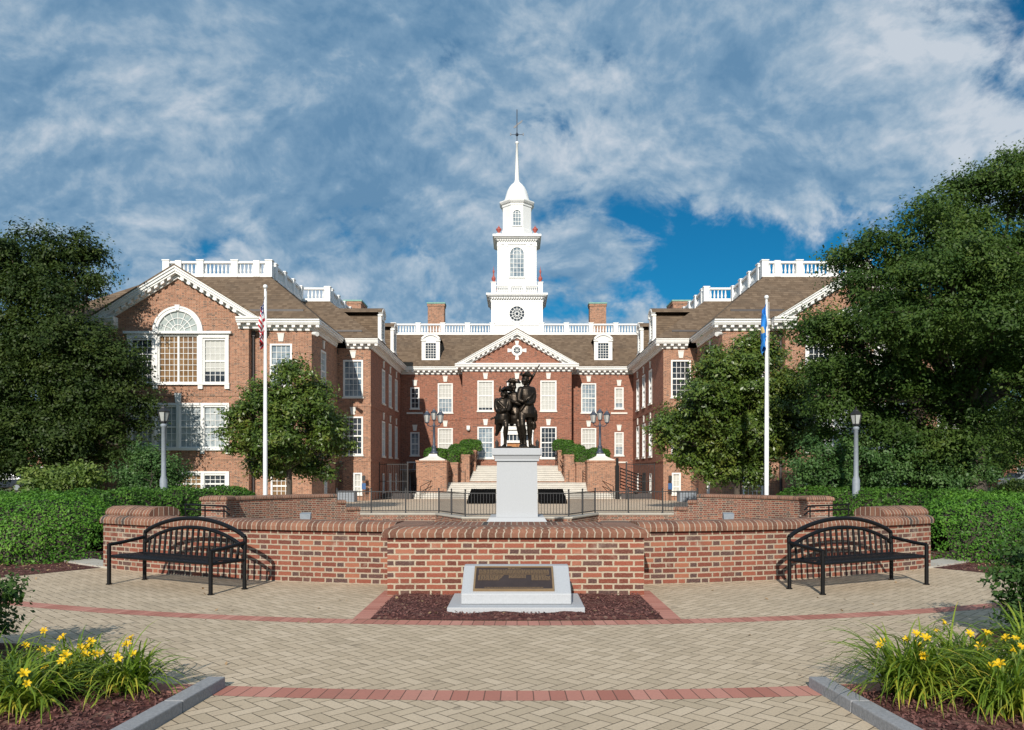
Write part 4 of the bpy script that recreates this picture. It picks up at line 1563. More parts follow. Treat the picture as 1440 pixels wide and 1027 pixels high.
# ------------------------------------------------------------------ entrance stairs
ST = thing('entrance_staircase', 'broad pale stone stairs between brick cheek walls rising to the central doorway', 'stairs', (0, 62, -0.5))
mb = MB()
def tread(z0, z1, y0, y1, a0, a1):
    mb.hexa([(-a0, y0, z0), (a0, y0, z0), (a1, y1, z0), (-a1, y1, z0)], [(-a0, y0, z1), (a0, y0, z1), (a1, y1, z1), (-a1, y1, z1)])
n = 8
for i in range(n):
    z1 = -0.48 + 0.15 * (i + 1)
    y0 = 60.4 + 0.33 * i
    a = 7.9 - (7.9 - 5.6) * i / n
    tread(-0.9, z1 - 0.035, y0, 63.1, a, a)
    tread(z1 - 0.035, z1, y0 - 0.06, y0 + 0.36 if i < n - 1 else 64.7, a + 0.02, a + 0.02)
n = 9
for i in range(n):
    z1 = 0.72 + 0.153 * (i + 1)
    y0 = 64.6 + 0.27 * i
    a = 3.95 - 0.6 * i / n
    tread(-0.9, z1 - 0.035, y0, 67.9, a, a)
    tread(z1 - 0.035, z1, y0 - 0.06, y0 + 0.30 if i < n - 1 else 67.88, a + 0.02, a + 0.02)
mb.build('steps', 'step_stone', ST)
mb = MB()
mb.box(-3.9, 3.9, 64.55, 64.575, 0.725, 0.80)
mb.build('riser_band', 'brick_building', ST)
for s in (-1, 1):
    mb = MB()
    for (xa, xb, ya, yb, z) in ((5.42, 7.75, 61.25, 63.55, 2.32), (4.72, 5.5, 63.3, 64.7, 2.2), (3.85, 4.85, 64.5, 66.2, 2.85), (3.42, 4.1, 66.1, 67.85, 3.25)):
        mb.box(*sorted((s * xa, s * xb)), ya, yb, -0.9, z)
        mb.box(*sorted((s * (xa - 0.05), s * (xb + 0.05))), ya - 0.05, yb + 0.05, z, z + 0.13)
    mb.build('cheek_wall', 'brick_building', ST)
    mb = MB()
    for i in range(8):
        z1 = -0.40 + 0.15 * (i + 1)
        y0 = 60.35 + 0.33 * i
        a = 7.9 - (7.9 - 5.6) * i / 8
        mb.box(*sorted((s * (a + 0.03), s * (a + 0.42))), y0, y0 + 0.8, -0.9, z1)
    mb.build('stringer', 'step_stone', ST)
    mb = MB()
    c = (s * 6.55, 62.4, 2.45)
    mb.lathe([(1.40, 0), (1.40, 0.08), (1.15, 0.13), (0.75, 0.26), (0.50, 0.36), (0.42, 0.52)], c, 4, False, pi / 4)
    mb.build('pier_cap', 'stone_white', ST)
for s in (-1, 1):
    for (x0, y0, z0, x1, y1, z1) in ((7.3, 60.3, -0.45, 5.2, 63.0, 0.75), (4.2, 64.5, 0.75, 3.25, 66.9, 2.1)):
        mb = MB()
        pts = [(s * (x0 + (x1 - x0) * t), y0 + (y1 - y0) * t, z0 + (z1 - z0) * t) for t in (0, 0.5, 1)]
        for p in pts:
            mb.tube([p, (p[0], p[1], p[2] + 0.92)], 0.025, 6)
        for h in (0.5, 0.92):
            mb.tube([(p[0], p[1], p[2] + h) for p in pts], 0.025, 6)
        hr = mb.build('handrail', 'black_metal')
        place = 'lower flight, beside the lamp pier' if x0 > 5 else 'upper flight, near the doorway'
        tag(hr, 'thin black handrail on the %s side of the stairs\' %s' % ('left' if s < 0 else 'right', place), 'handrail', 'handrails of the entrance stairs')

# ------------------------------------------------------------------ triple lanterns on the stair piers
def lantern(parent, c, r, h, mat='lamp_blue'):
    mb = MB()
    x, y, z = c
    mb.lathe([(0.05, -0.06), (r * 0.62, 0.0), (r * 0.62, 0.05)], c, 6, False)
    mb.lathe([(r * 1.08, h * 0.66), (r * 1.12, h * 0.70), (r * 0.45, h * 0.92), (r * 0.40, h * 0.98), (0.02, h * 1.04), (0.012, h * 1.2)], c, 6, False)
    for k in range(6):
        a = 2 * pi * k / 6
        mb.tube([(x + r * 0.62 * cos(a), y + r * 0.62 * sin(a), z + 0.04), (x + r * cos(a), y + r * sin(a), z + h * 0.67)], 0.014, 4)
    o = mb.build('lantern', mat, parent)
    mb = MB()
    mb.lathe([(r * 0.58, 0.05), (r * 0.95, h * 0.66)], c, 6, False)
    mb.build('lantern_glass', 'lamp_glass', o)
    return o


def triple_lamp(x, y, z, label):
    t = thing('triple_lamp_post', label, 'street lamp', (x, y, z), 'triple lamps on the stair piers')
    mb = MB()
    c = (x, y, z)
    mb.lathe([(0.30, 0), (0.30, 0.12), (0.20, 0.2), (0.17, 0.5), (0.20, 0.56), (0.115, 0.66), (0.085, 2.1), (0.13, 2.16), (0.10, 2.26), (0.05, 2.42), (0.05, 2.6)], c, 12)
    mb.build('post', 'lamp_blue', t)
    mb = MB()
    for a in (0.35, pi - 0.35):
        q = (cos(a), -sin(a))
        mb.tube([(x + q[0] * r_, y + q[1] * r_, z + h_) for r_, h_ in ((0.05, 2.2), (0.28, 2.12), (0.52, 2.22), (0.56, 2.36))], 0.035, 6)
    mb.build('arms', 'lamp_blue', t)
    for a in (0.35, pi - 0.35):
        lantern(t, (x + 0.56 * cos(a), y - 0.56 * sin(a), z + 2.40), 0.26, 0.92)
    lantern(t, (x, y, z + 2.62), 0.24, 0.85)
for s in (-1, 1):
    triple_lamp(s * 6.5, 62.4, 3.0, 'dark three-lantern lamp on the brick pier %s' % ('left of the stairs' if s < 0 else 'right of the stairs, by the black gate'))

# ------------------------------------------------------------------ iron fences near the building
def panel_fence(mb, p0, p1, z0, z1, step=0.12, rails=(0.06, 0.94), r=0.011):
    p0, p1 = Vector(p0), Vector(p1)
    L = (p1 - p0).length
    n = max(1, int(L / step))
    for i in range(n + 1):
        q = p0 + (p1 - p0) * (i / n)
        mb.box(q.x - r, q.x + r, q.y - r, q.y + r, z0, z1)
    d = (p1 - p0).normalized()
    nn = Vector((-d.y, d.x)) * 0.018
    for f in rails:
        z = z0 + (z1 - z0) * f
        mb.hexa([(p0.x - nn.x, p0.y - nn.y, z - .02), (p1.x - nn.x, p1.y - nn.y, z - .02), (p1.x + nn.x, p1.y + nn.y, z - .02), (p0.x + nn.x, p0.y + nn.y, z - .02)],
                [(p0.x - nn.x, p0.y - nn.y, z + .02), (p1.x - nn.x, p1.y - nn.y, z + .02), (p1.x + nn.x, p1.y + nn.y, z + .02), (p0.x + nn.x, p0.y + nn.y, z + .02)])
for s in (-1, 1):
    t = thing('tall_iron_fence', 'tall thin black iron fence before the %s wing, beside the stair pier' % ('left' if s < 0 else 'right'), 'fence', (s * 10, 59, -0.48), 'tall fences beside the stairs')
    ps = [(s * 8.1, 59.0), (s * 10.2, 59.0), (s * 12.6, 54.6)]
    for a, b in zip(ps, ps[1:]):
        mb = MB()
        panel_fence(mb, a, b, -0.46, 2.2, 0.13, (0.05, 0.5, 0.97))
        mb.build('fence_panel', 'iron', t)
    for p in ps:
        mb = MB()
        mb.box(p[0] - 0.05, p[0] + 0.05, p[1] - 0.05, p[1] + 0.05, -0.5, 2.3)
        mb.build('post', 'iron', t)
    mb = MB()
    mb.box(*sorted((s * 7.9, s * 13.5)), 60.2, 60.5, -0.5, -0.05)
    tag(mb.build('dark_kerb_wall', 'dark_pipe'), 'low dark retaining edge behind the tall iron fence on the %s' % ('left' if s < 0 else 'right'), 'low wall')
t = thing('iron_gate', 'heavy black slatted gate leaning open beside the right stair pier', 'gate', (8, 59, -0.48))
mb = MB()
mb.box(7.33, 7.62, 59.3, 59.55, -0.5, 2.05)
mb.box(7.38, 7.57, 59.33, 59.52, 2.05, 2.6)
mb.build('post', 'black_metal', t)
mb = MB()
mb.box(9.55, 9.75, 60.4, 60.6, -0.5, 1.5)
mb.build('post', 'black_metal', t)
mb = MB()
A_, C_ = Vector((7.7, 59.4)), Vector((9.5, 60.45))
for i in range(7):
    f = i / 6
    za, zb_ = 1.85 - 1.45 * f, 1.25 - 1.45 * f
    mb.tube([(A_.x, A_.y, za), (C_.x, C_.y, zb_)], 0.05, 4)
for f in (0.0, 0.5, 1.0):
    q = A_ + (C_ - A_) * f
    mb.box(q.x - 0.03, q.x + 0.03, q.y - 0.03, q.y + 0.03, 0.35 - 0.6 * f, 1.9 - 0.6 * f)
mb.build('slat_panel', 'black_metal', t)
for s in (-1, 1):
    mb = MB()
    t = thing('parking_sign', 'small blue sign on a thin post by the %s wing' % ('left' if s < 0 else 'right'), 'sign', (s * 10.55, 54.9, -0.5))
    mb.tube([(s * 10.55, 54.9, -0.5), (s * 10.55, 54.9, 1.35)], 0.03, 6)
    mb.build('post', 'iron', t)
    mb = MB()
    mb.box(s * 10.55 - 0.14, s * 10.55 + 0.14, 54.82, 54.86, 0.35, 0.78)
    mb.build('sign_plate', 'sign_blue', t)
    mb = MB()
    mb.box(s * 10.55 - 0.12, s * 10.55 + 0.12, 54.8, 54.86, 0.95, 1.3)
    mb.build('sign_hood', 'iron', t)
    mb = MB()
    cx_ = s * 11.2
    mb.box(cx_ - 0.55, cx_ + 0.55, 52.2, 53.0, -0.5, 0.22)
    mb.box(cx_ - 0.6, cx_ + 0.6, 52.15, 53.05, 0.22, 0.30)
    for i in range(5):
        mb.box(cx_ - 0.48, cx_ + 0.48, 52.18, 52.2, -0.35 + i * 0.11, -0.29 + i * 0.11)
    tag(mb.build('utility_box', 'post_grey'), 'squat grey utility box near the %s wing corner' % ('left' if s < 0 else 'right'), 'utility box')
# sloping black hatches before the stairs
for s in (-1, 1):
    t = thing('cellar_hatch', 'black sloping hatch before the stairs, %s of the pedestal' % ('left' if s < 0 else 'right'), 'hatch', (s * 2.2, 50, -0.4), 'black hatches before the stairs')
    mb = MB()
    xa, xb = sorted((s * 1.38, s * 3.02))
    mb.hexa([(xa, 48.0, -0.5), (xb, 48.0, -0.5), (xb, 52.6, -0.5), (xa, 52.6, -0.5)], [(xa, 48.0, -0.22), (xb, 48.0, -0.22), (xb, 52.6, 0.44), (xa, 52.6, 0.44)])
    mb.build('hatch_body', 'dark_void', t)
    mb = MB()
    for i in range(11):
        x = xa + 0.06 + (xb - xa - 0.12) * i / 10
        mb.hexa([(x - .015, 48.02, -.218), (x + .015, 48.02, -.218), (x + .015, 52.5, .427), (x - .015, 52.5, .427)], [(x - .015, 48.02, -.19), (x + .015, 48.02, -.19), (x + .015, 52.5, .452), (x - .015, 52.5, .452)])
    mb.build('hatch_bars', 'dark_void', t)

# ------------------------------------------------------------------ ring walls round the monument
def path_wall(mb, pts, half, z0, z1, closed_ends=True, u0=0.0):
    pts = [Vector(p) for p in pts]
    nn = []
    for i in range(len(pts)):
        a = (pts[i] - pts[i - 1]).normalized() if i else None
        b = (pts[i + 1] - pts[i]).normalized() if i < len(pts) - 1 else None
        t = ((a or b) + (b or a)).normalized()
        nv = Vector((-t.y, t.x))
        c = nv.dot(Vector((-(a or b).y, (a or b).x)))
        nn.append(nv / max(c, 0.4))
    Ls = [u0]
    for a, b in zip(pts, pts[1:]):
        Ls.append(Ls[-1] + (b - a).length)
    return pts, nn, Ls


def wall_body(mb, pts, half, z0, z1):
    pts, nn, Ls = path_wall(mb, pts, half, z0, z1)
    zf = z1 if callable(z1) else (lambda p: z1)
    for i in range(len(pts) - 1):
        for s in (-1, 1):
            a, b = pts[i] + nn[i] * half * s, pts[i + 1] + nn[i + 1] * half * s
            mb.quad((a.x, a.y, z0), (b.x, b.y, z0), (b.x, b.y, zf(b)), (a.x, a.y, zf(a)), [(Ls[i], z0), (Ls[i + 1], z0), (Ls[i + 1], z1 if not callable(z1) else zf(b)), (Ls[i], z1 if not callable(z1) else zf(a))])
        q = [pts[i] - nn[i] * half, pts[i + 1] - nn[i + 1] * half, pts[i + 1] + nn[i + 1] * half, pts[i] + nn[i] * half]
        mb.quad(*[(p.x, p.y, zf(p)) for p in q])
    for i in (0, -1):
        a, b = pts[i] - nn[i] * half, pts[i] + nn[i] * half
        mb.quad((a.x, a.y, z0), (b.x, b.y, z0), (b.x, b.y, zf(b)), (a.x, a.y, zf(a)), [(0, z0), (2 * half, z0), (2 * half, zf(b)), (0, zf(a))])


def coping(mb, pts, prof, cap=True):
    pts, nn, Ls = path_wall(mb, pts, 0, 0, 0)
    vl = [0]
    for a, b in zip(prof, prof[1:]):
        vl.append(vl[-1] + sqrt((a[0] - b[0]) ** 2 + (a[1] - b[1]) ** 2))
    vs, fs, uv = [], [], []
    m_ = len(prof)
    for p, q in zip(pts, nn):
        for o, z in prof:
            v = p + q * o
            vs.append((v.x, v.y, z))
    for i in range(len(pts) - 1):
        for k in range(m_ - 1):
            fs.append((i * m_ + k, (i + 1) * m_ + k, (i + 1) * m_ + k + 1, i * m_ + k + 1))
            uv.append([(Ls[i], vl[k]), (Ls[i + 1], vl[k]), (Ls[i + 1], vl[k + 1]), (Ls[i], vl[k + 1])])
    mb.add(vs, fs, uv)
    mb.add(vs[:m_], [tuple(range(m_))])
    mb.add(vs[-m_:], [tuple(range(m_))[::-1]])


def capprof(h, z):
    return [(h, z), (h + 0.055, z + 0.002), (h + 0.06, z + 0.055), (h + 0.035, z + 0.10), (h - 0.04, z + 0.128), (-h + 0.04, z + 0.128), (-h - 0.035, z + 0.10), (-h - 0.06, z + 0.055), (-h - 0.055, z + 0.002), (-h, z)]


RW = thing('brick_wall', 'long curved low brick wall with rounded coping in front of the monument', 'wall', (0, 10.7, 0))
HT = 0.71
for s in (-1, 1):
    a0, a1 = D(8.0), D(34.0)
    pts = [pol(11.44, s * (a0 + (a1 - a0) * k / 40)) for k in range(41)]
    mb = MB()
    wall_body(mb, pts, 0.21, -0.95, HT)
    mb.build('wall_arc', 'brick_plaza', RW)
    mb = MB()
    coping(mb, pts, capprof(0.21, HT))
    mb.build('coping', 'coping_brick', RW)
    # taller rounded end pier set behind the wall's end
    b0, b1 = D(28.6), D(34.25)
    pts = [pol(11.32, s * (b0 + (b1 - b0) * k / 14)) for k in range(15)]
    mb = MB()
    wall_body(mb, pts, 0.25, -0.95, HT + 0.13)
    mb.build('end_pier', 'brick_plaza', RW)
    mb = MB()
    h = 0.27
    z = HT + 0.131
    coping(mb, pts, [(h, z), (h + 0.01, z + 0.03), (h - 0.03, z + 0.09), (h - 0.12, z + 0.13), (-h + 0.12, z + 0.13), (-h + 0.03, z + 0.09), (-h - 0.01, z + 0.03), (-h, z)])
    mb.build('pier_coping', 'coping_brick', RW)
mb = MB()
pl = [(-1.37, 11.0), (-1.37, 9.92), (1.34, 9.92), (1.34, 11.0)]
wall_body(mb, pl, 0.21, -0.3, HT)
mb.box(-1.17, 1.14, 10.12, 11.1, -0.3, HT + 0.06)
mb.build('front_panel', 'brick_panel', RW)
mb = MB()
coping(mb, pl, capprof(0.21, HT))
mb.box(-1.16, 1.13, 10.13, 11.05, HT + 0.061, HT + 0.11)
mb.build('panel_coping', 'coping_brick', RW)

for s in (-1, 1):
    FW = thing('brick_wall', 'short curved brick wall with a stepped end, below the %s magnolia' % ('left' if s < 0 else 'right'), 'wall', (s * 9, 29.5, -0.95), 'short walls behind the monument')
    c0_, c1_ = D(180 - 62), D(180 - 38.5)
    pts = [pol(11.5, s * (c0_ + (c1_ - c0_) * k / 20)) for k in range(21)]
    mb = MB(); wall_body(mb, pts, 0.21, -0.95, 0.55); mb.build('wall_arc', 'brick_plaza', FW)
    mb = MB(); coping(mb, pts, capprof(0.21, 0.55)); mb.build('coping', 'coping_brick', FW)
    pts = [pol(11.5, s * D(180 - 38.5 + k * 0.4)) for k in range(6)]
    mb = MB(); wall_body(mb, pts, 0.21, -0.95, 0.30); mb.build('wall_step', 'brick_plaza', FW)
    mb = MB(); coping(mb, pts, capprof(0.21, 0.30)); mb.build('step_coping', 'coping_brick', FW)
    pts = [pol(11.5, s * D(180 - 36.5 + k * 0.5)) for k in range(7)]
    mb = MB(); wall_body(mb, pts, 0.21, -0.95, 0.02); mb.build('wall_step', 'brick_plaza', FW)
    mb = MB(); coping(mb, pts, capprof(0.21, 0.02)); mb.build('step_coping', 'coping_brick', FW)
    # brick pier at the outer end
    x, y = pol(11.5, s * D(180 - 63.2))
    mb = MB()
    mb.box(x - 0.42, x + 0.42, y - 0.42, y + 0.42, -0.95, 0.56)
    mb.build('end_pier', 'brick_plaza', FW)
    mb = MB()
    mb.lathe([(0.66, 0), (0.68, 0.05), (0.64, 0.10), (0.5, 0.15)], (x, y, 0.561), 4, False, pi / 4)
    mb.build('pier_cap', 'coping_brick', FW)

# retaining wall and its railing between sunken court and rear plaza
line = [(-9.6, 33.35), (-7.7, 33.62), (-3.3, 33.62), (-2.0, 30.82), (2.0, 30.82), (3.3, 33.62), (7.7, 33.62), (9.6, 33.35)]
RT_ = thing('retaining_wall', 'low brick retaining wall under the black railing behind the pedestal', 'wall', (0, 33.6, -0.95))
mb = MB(); wall_body(mb, line, 0.17, -0.96, lambda p: -0.26); mb.build('wall_face', 'brick_plaza', RT_)
mb = MB(); coping(mb, line, [(0.17, -0.26), (0.21, -0.259), (0.21, -0.20), (-0.21, -0.20), (-0.21, -0.259), (-0.17, -0.26)]); mb.build('kerb_coping', 'concrete', RT_)
for s in (-1, 1):
    arc_p = [pol(11.44, s * D(33 + 86 * k / 40)) for k in range(41)]
    mb = MB(); wall_body(mb, arc_p, 0.2, -0.96, lambda p: g(p.y) - 0.02); mb.build('side_face', 'brick_plaza', RT_)
    mb = MB(); coping(mb, arc_p, [(0.2, -0.02), (0.22, -0.019), (0.22, 0.03), (-0.22, 0.03), (-0.22, -0.019), (-0.2, -0.02)]); mb.build('kerb_coping', 'concrete', RT_)
FE = thing('iron_fence', 'low black picket railing around the rear of the monument court', 'fence', (0, 33.6, -0.2))
seg = [(-7.6, 33.62), (-6.15, 33.62), (-4.7, 33.62), (-3.3, 33.62), (-2.65, 32.22), (-2.0, 30.82), (0, 30.82), (2.0, 30.82), (2.65, 32.22), (3.3, 33.62), (4.7, 33.62), (6.15, 33.62), (7.6, 33.62)]
for a, b in zip(seg, seg[1:]):
    mb = MB()
    panel_fence(mb, a, b, -0.13, 0.73, 0.115, (0.03, 0.97), 0.009)
    mb.build('fence_panel', 'iron', FE)
for p in seg:
    mb = MB()
    mb.box(p[0] - 0.028, p[0] + 0.028, p[1] - 0.028, p[1] + 0.028, -0.2, 0.80)
    mb.sphere((p[0], p[1], 0.83), 0.04, 8, 5)
    mb.build('post', 'iron', FE)
for s in (-1, 1):
    mb = MB()
    for z in (0.56, 0.42):
        mb.tube([(s * 9.85, 23.6, z), (s * 8.2, 22.4, z), (s * 8.05, 22.3, z - 0.1)], 0.024, 6)
    for (x, y) in ((9.8, 23.55), (9.0, 22.98), (8.25, 22.42)):
        mb.tube([(s * x, y, -0.95), (s * x, y, 0.56)], 0.022, 6)
    tag(mb.build('handrail', 'black_metal'), 'low black double handrail between the brick wall end and the hedge on the %s' % ('left' if s < 0 else 'right'), 'handrail', 'ramp handrails of the court')
    mb = MB()
    x, y, z = s * 7.0, 26.4, 0.06
    mb.tube([(x, y, -0.95), (x, y, z - 0.08)], 0.03, 6)
    mb.hexa([(x - .16, y - .08, z - .1), (x + .16, y - .08, z - .1), (x + .16, y + .1, z - .1), (x - .16, y + .1, z - .1)], [(x - .18, y - .10, z + .08), (x + .18, y - .10, z + .08), (x + .16, y + .12, z + .12), (x - .16, y + .12, z + .12)])
    tag(mb.build('floodlight', 'post_grey'), 'small grey floodlight on a stake inside the court, %s of the statue' % ('left' if s < 0 else 'right'), 'floodlight', 'court floodlights')

# ------------------------------------------------------------------ pedestal
PD = thing('monument_pedestal', 'tall pale grey granite pedestal carrying the bronze soldiers', 'pedestal', (0, CY, -0.95))
def sqr(mb, prof, c):
    mb.lathe([(r * sqrt(2), z) for r, z in prof], c, 4, False, pi / 4)
c = (0, CY, 0)
mb = MB(); sqr(mb, [(0.565, 0.30), (0.545, 1.82)], c); mb.build('shaft', 'granite', PD)
mb = MB(); sqr(mb, [(0.88, 0.0), (0.88, 0.08), (0.74, 0.285), (0.74, 0.30)], c); mb.build('plinth', 'granite', PD)
mb = MB(); sqr(mb, [(0.60, 1.82), (0.60, 1.87), (0.63, 1.95), (0.645, 1.965), (0.68, 1.985), (0.68, 2.14), (0.665, 2.165)], c); mb.build('cap', 'granite', PD)
mb = MB(); sqr(mb, [(1.15, -0.95), (1.15, -0.12), (0.95, -0.12), (0.95, 0.0)], c); mb.build('footing', 'brick_plaza', PD)

# ------------------------------------------------------------------ bronze group of three soldiers
STT = thing('bronze_statue', 'dark bronze group of three marching colonial soldiers in tricorn hats', 'statue', (0, CY, 2.165))
Zs = 2.165
def S(zx, zy, d=0.0):
    return Vector(((zx - 418) / 369.9, CY + d, Zs + (952 - zy) / 369.9))
def capsule(mb, a, ra, b, rb, n=12):
    a, b = Vector(a), Vector(b)
    t = (b - a)
    L = t.length
    t = t / max(L, 1e-6)
    pts, r = [], []
    for k in range(1, 5):
        an = pi / 2 * (1 - k / 4)
        pts.append(a - t * ra * sin(an)); r.append(max(ra * cos(an), 0.004))
    for k in range(0, 4):
        an = pi / 2 * k / 4
        pts.append(b + t * rb * sin(an)); r.append(max(rb * cos(an), 0.004))
    pts.append(b + t * rb); r.append(0.004)
    pts.insert(0, a - t * ra); r.insert(0, 0.004)
    mb.tube(pts, r, n)
def limb(mb, *pr):
    for (a, ra), (b, rb) in zip(pr, pr[1:]):
        capsule(mb, a, ra, b, rb)
def loft(mb, rings, n=20):
    """closed loft of ellipses: (centre, half width, half depth, yaw)"""
    vs, fs = [], []
    for c_, a, b, yw in rings:
        for k in range(n):
            t = 2 * pi * k / n
            x, y = a * cos(t), b * sin(t)
            vs.append((c_[0] + x * cos(yw) - y * sin(yw), c_[1] + x * sin(yw) + y * cos(yw), c_[2]))
    for i in range(len(rings) - 1):
        for k in range(n):
            fs.append((i * n + k, i * n + (k + 1) % n, (i + 1) * n + (k + 1) % n, (i + 1) * n + k))
    fs.append(tuple(range(n))[::-1])
    fs.append(tuple(range((len(rings) - 1) * n, len(rings) * n)))
    mb.add(vs, fs)
def hand(mb, w, dirv, up, r=0.017):
    """palm, four bent fingers and a thumb, closed towards `up`"""
    w, d, u = Vector(w), Vector(dirv).normalized(), Vector(up).normalized()
    s_ = d.cross(u).normalized()
    capsule(mb, w, 0.038, w + d * 0.09, 0.045)
    for k in range(4):
        o = w + d * 0.10 + s_ * (0.036 - 0.024 * k)
        L = (0.05, 0.058, 0.054, 0.042)[k]
        p1 = o + d * L * 0.7 + u * 0.012
        p2 = p1 + d * L * 0.25 + u * L * 0.6
        limb(mb, (o, r), (p1, r * 0.95), (p2, r * 0.8))
    o = w + d * 0.04 + s_ * 0.045
    limb(mb, (o, r * 1.15), (o + s_ * 0.03 + d * 0.045 + u * 0.02, r), (o + s_ * 0.02 + d * 0.08 + u * 0.05, r * 0.85))
def head(mb, c_, yaw, r=0.115, tilt=0.0):
    c_ = Vector(c_)
    f = Vector((sin(yaw), -cos(yaw), -tilt)).normalized()     # facing direction
    sd = Vector((cos(yaw), sin(yaw), 0))
    up = Vector((0, 0, 1))
    mb.sphere(c_ + up * 0.02 - f * 0.012, (r * 0.93, r * 0.93, r * 1.08), 16, 10)
    mb.sphere(c_ + f * 0.035 - up * 0.055, (r * 0.66, r * 0.66, r * 0.80), 14, 9)
    limb(mb, (c_ + f * 0.098 + up * 0.01, 0.013), (c_ + f * 0.130 - up * 0.032, 0.019))
    capsule(mb, c_ + f * 0.088 - up * 0.115 + sd * 0.015, 0.026, c_ + f * 0.088 - up * 0.115 - sd * 0.015, 0.026)
    capsule(mb, c_ + f * 0.100 + up * 0.022 + sd * 0.045, 0.015, c_ + f * 0.100 + up * 0.022 - sd * 0.045, 0.015)
    capsule(mb, c_ + f * 0.100 - up * 0.072 + sd * 0.02, 0.012, c_ + f * 0.100 - up * 0.072 - sd * 0.02, 0.012)
    for q in (-1, 1):
        mb.sphere(c_ + sd * q * 0.105 - up * 0.01, (0.018, 0.022, 0.036), 8, 6)
        mb.sphere(c_ + f * 0.075 + sd * q * 0.05 - up * 0.035, 0.034, 8, 6)
    # queue of hair at the nape
    limb(mb, (c_ - f * 0.085 - up * 0.03, 0.045), (c_ - f * 0.115 - up * 0.13, 0.032), (c_ - f * 0.11 - up * 0.24, 0.02))


def sculpt(name, mb, voxel, label=None):
    tmp = mb.build('body_form', 'bronze')
    md = tmp.modifiers.new('r', 'REMESH'); md.mode = 'VOXEL'; md.voxel_size = voxel; md.use_smooth_shade = True
    sm = tmp.modifiers.new('s', 'SMOOTH'); sm.factor = 0.5; sm.iterations = 2
    dg = bpy.context.evaluated_depsgraph_get()
    me = bpy.data.meshes.new_from_object(tmp.evaluated_get(dg))
    bpy.data.objects.remove(tmp)
    me.name = name
    o = bpy.data.objects.new(name, me)
    COL.objects.link(o)
    o.parent = STT
    ORG[o.name] = ORG[STT.name]
    org = Vector(ORG[STT.name])
    me.transform(Matrix.Translation(-org))
    if not me.materials: me.materials.append(MATS['bronze'])
    if label: o['label'] = label
    return o


def tricorn(parent, c_, yaw, R=0.20, h=0.13, tilt=0.0):
    """brim folded up on three sides round a low crown"""
    vs, fs = [], []
    n = 48
    rr = [(0.0, 0), (0.5, 0), (0.62, 0), (0.75, 1), (0.9, 1), (1.0, 1)]
    prof = []
    for j, (q, _) in enumerate(rr):
        for k in range(n):
            t = 2 * pi * k / n
            tri = 0.5 + 0.5 * cos(3 * t)                 # 1 at the three points
            rad = R * (0.70 + 0.52 * tri ** 1.5)
            fold = (1 - tri) ** 0.8
            if q <= 0.5:
                x = 0.118 * (q / 0.5); z = h * (1 - (q / 0.5) ** 3 * 0.9)
            else:
                f = (q - 0.5) / 0.5
                x = 0.118 + (rad - 0.118) * (f - 0.35 * fold * f * f)
                z = h * 0.1 + f * f * (0.135 * fold + 0.005) - 0.02 * f
            vs.append((x * cos(t), x * sin(t), z))
    m_ = len(rr)
    for j in range(m_ - 1):
        for k in range(n):
            fs.append((j * n + k, (j + 1) * n + k, (j + 1) * n + (k + 1) % n, j * n + (k + 1) % n))
    mb = MB()
    M_ = Matrix.Translation(Vector(c_)) @ Matrix.Rotation(yaw - pi / 2, 4, 'Z') @ Matrix.Rotation(tilt, 4, 'Y')
    mb.add([M_ @ Vector(v) for v in vs], fs, None, True)
    o = mb.build('tricorn_hat', 'bronze', parent)
    sd_ = o.modifiers.new('thickness', 'SOLIDIFY'); sd_.thickness = 0.022; sd_.offset = 0
    return o


# right, tallest figure: upright, striding, arms across the chest
mb = MB()
hA = S(503, 243, -0.03)
head(mb, hA, radians(-40), 0.118)
limb(mb, (S(510, 275, 0.0), 0.068), (S(520, 318, 0.02), 0.085))
loft(mb, [(S(520, 300, .02), .06, .06, .2), (S(520, 318, .02), .20, .12, .2), (S(520, 345, .02), .245, .155, .2), (S(522, 400, .02), .235, .17, .2), (S(524, 450, .02), .205, .165, .2), (S(522, 500, .02), .195, .16, .2), (S(518, 545, .02), .235, .19, .2), (S(516, 590, .03), .265, .215, .2), (S(520, 630, .04), .27, .20, .2)])
for (x, y, d, x1, y1) in ((585, 540, .05, 606, 640), (565, 560, .13, 590, 680), (545, 560, .18, 560, 700), (600, 570, .0, 612, 650)):
    limb(mb, (S(x, y, d), .075), (S((x + x1) / 2, (y + y1) / 2, d + .02), .07), (S(x1, y1, d + .03), .05))
limb(mb, (S(578, 345, .04), .10), (S(590, 405, .03), .082), (S(585, 462, -.03), .068), (S(545, 490, -.16), .05))
hand(mb, S(542, 492, -.17), (-1, -.3, .1), (0, -.4, 1))
limb(mb, (S(458, 345, -.06), .098), (S(440, 405, -.13), .080), (S(438, 455, -.19), .064), (S(475, 470, -.24), .048))
hand(mb, S(478, 470, -.245), (1, -.1, .25), (0, -.3, 1))
limb(mb, (S(470, 590, -.04), .125), (S(470, 650, -.12), .105), (S(474, 708, -.16), .078), (S(478, 720, -.155), .076), (S(492, 785, -.10), .078), (S(497, 850, -.08), .052), (S(500, 900, -.08), .052))
limb(mb, (S(500, 912, -.06), .055), (S(505, 925, -.16), .050), (S(508, 933, -.25), .038))
limb(mb, (S(543, 600, .06), .125), (S(547, 660, .07), .10), (S(548, 715, .08), .078), (S(550, 780, .11), .080), (S(553, 850, .12), .052), (S(556, 900, .12), .052))
limb(mb, (S(558, 915, .12), .055), (S(580, 926, .07), .050), (S(602, 934, .03), .038))
limb(mb, (S(590, 690, .05), .075), (S(592, 735, .05), .06))      # haversack
limb(mb, (S(585, 380, -.06), .03), (S(520, 470, -.17), .028), (S(455, 560, -.17), .03))   # cross belt
fA = sculpt('soldier_figure', mb, 0.0135, 'tallest soldier, upright with a slung musket')
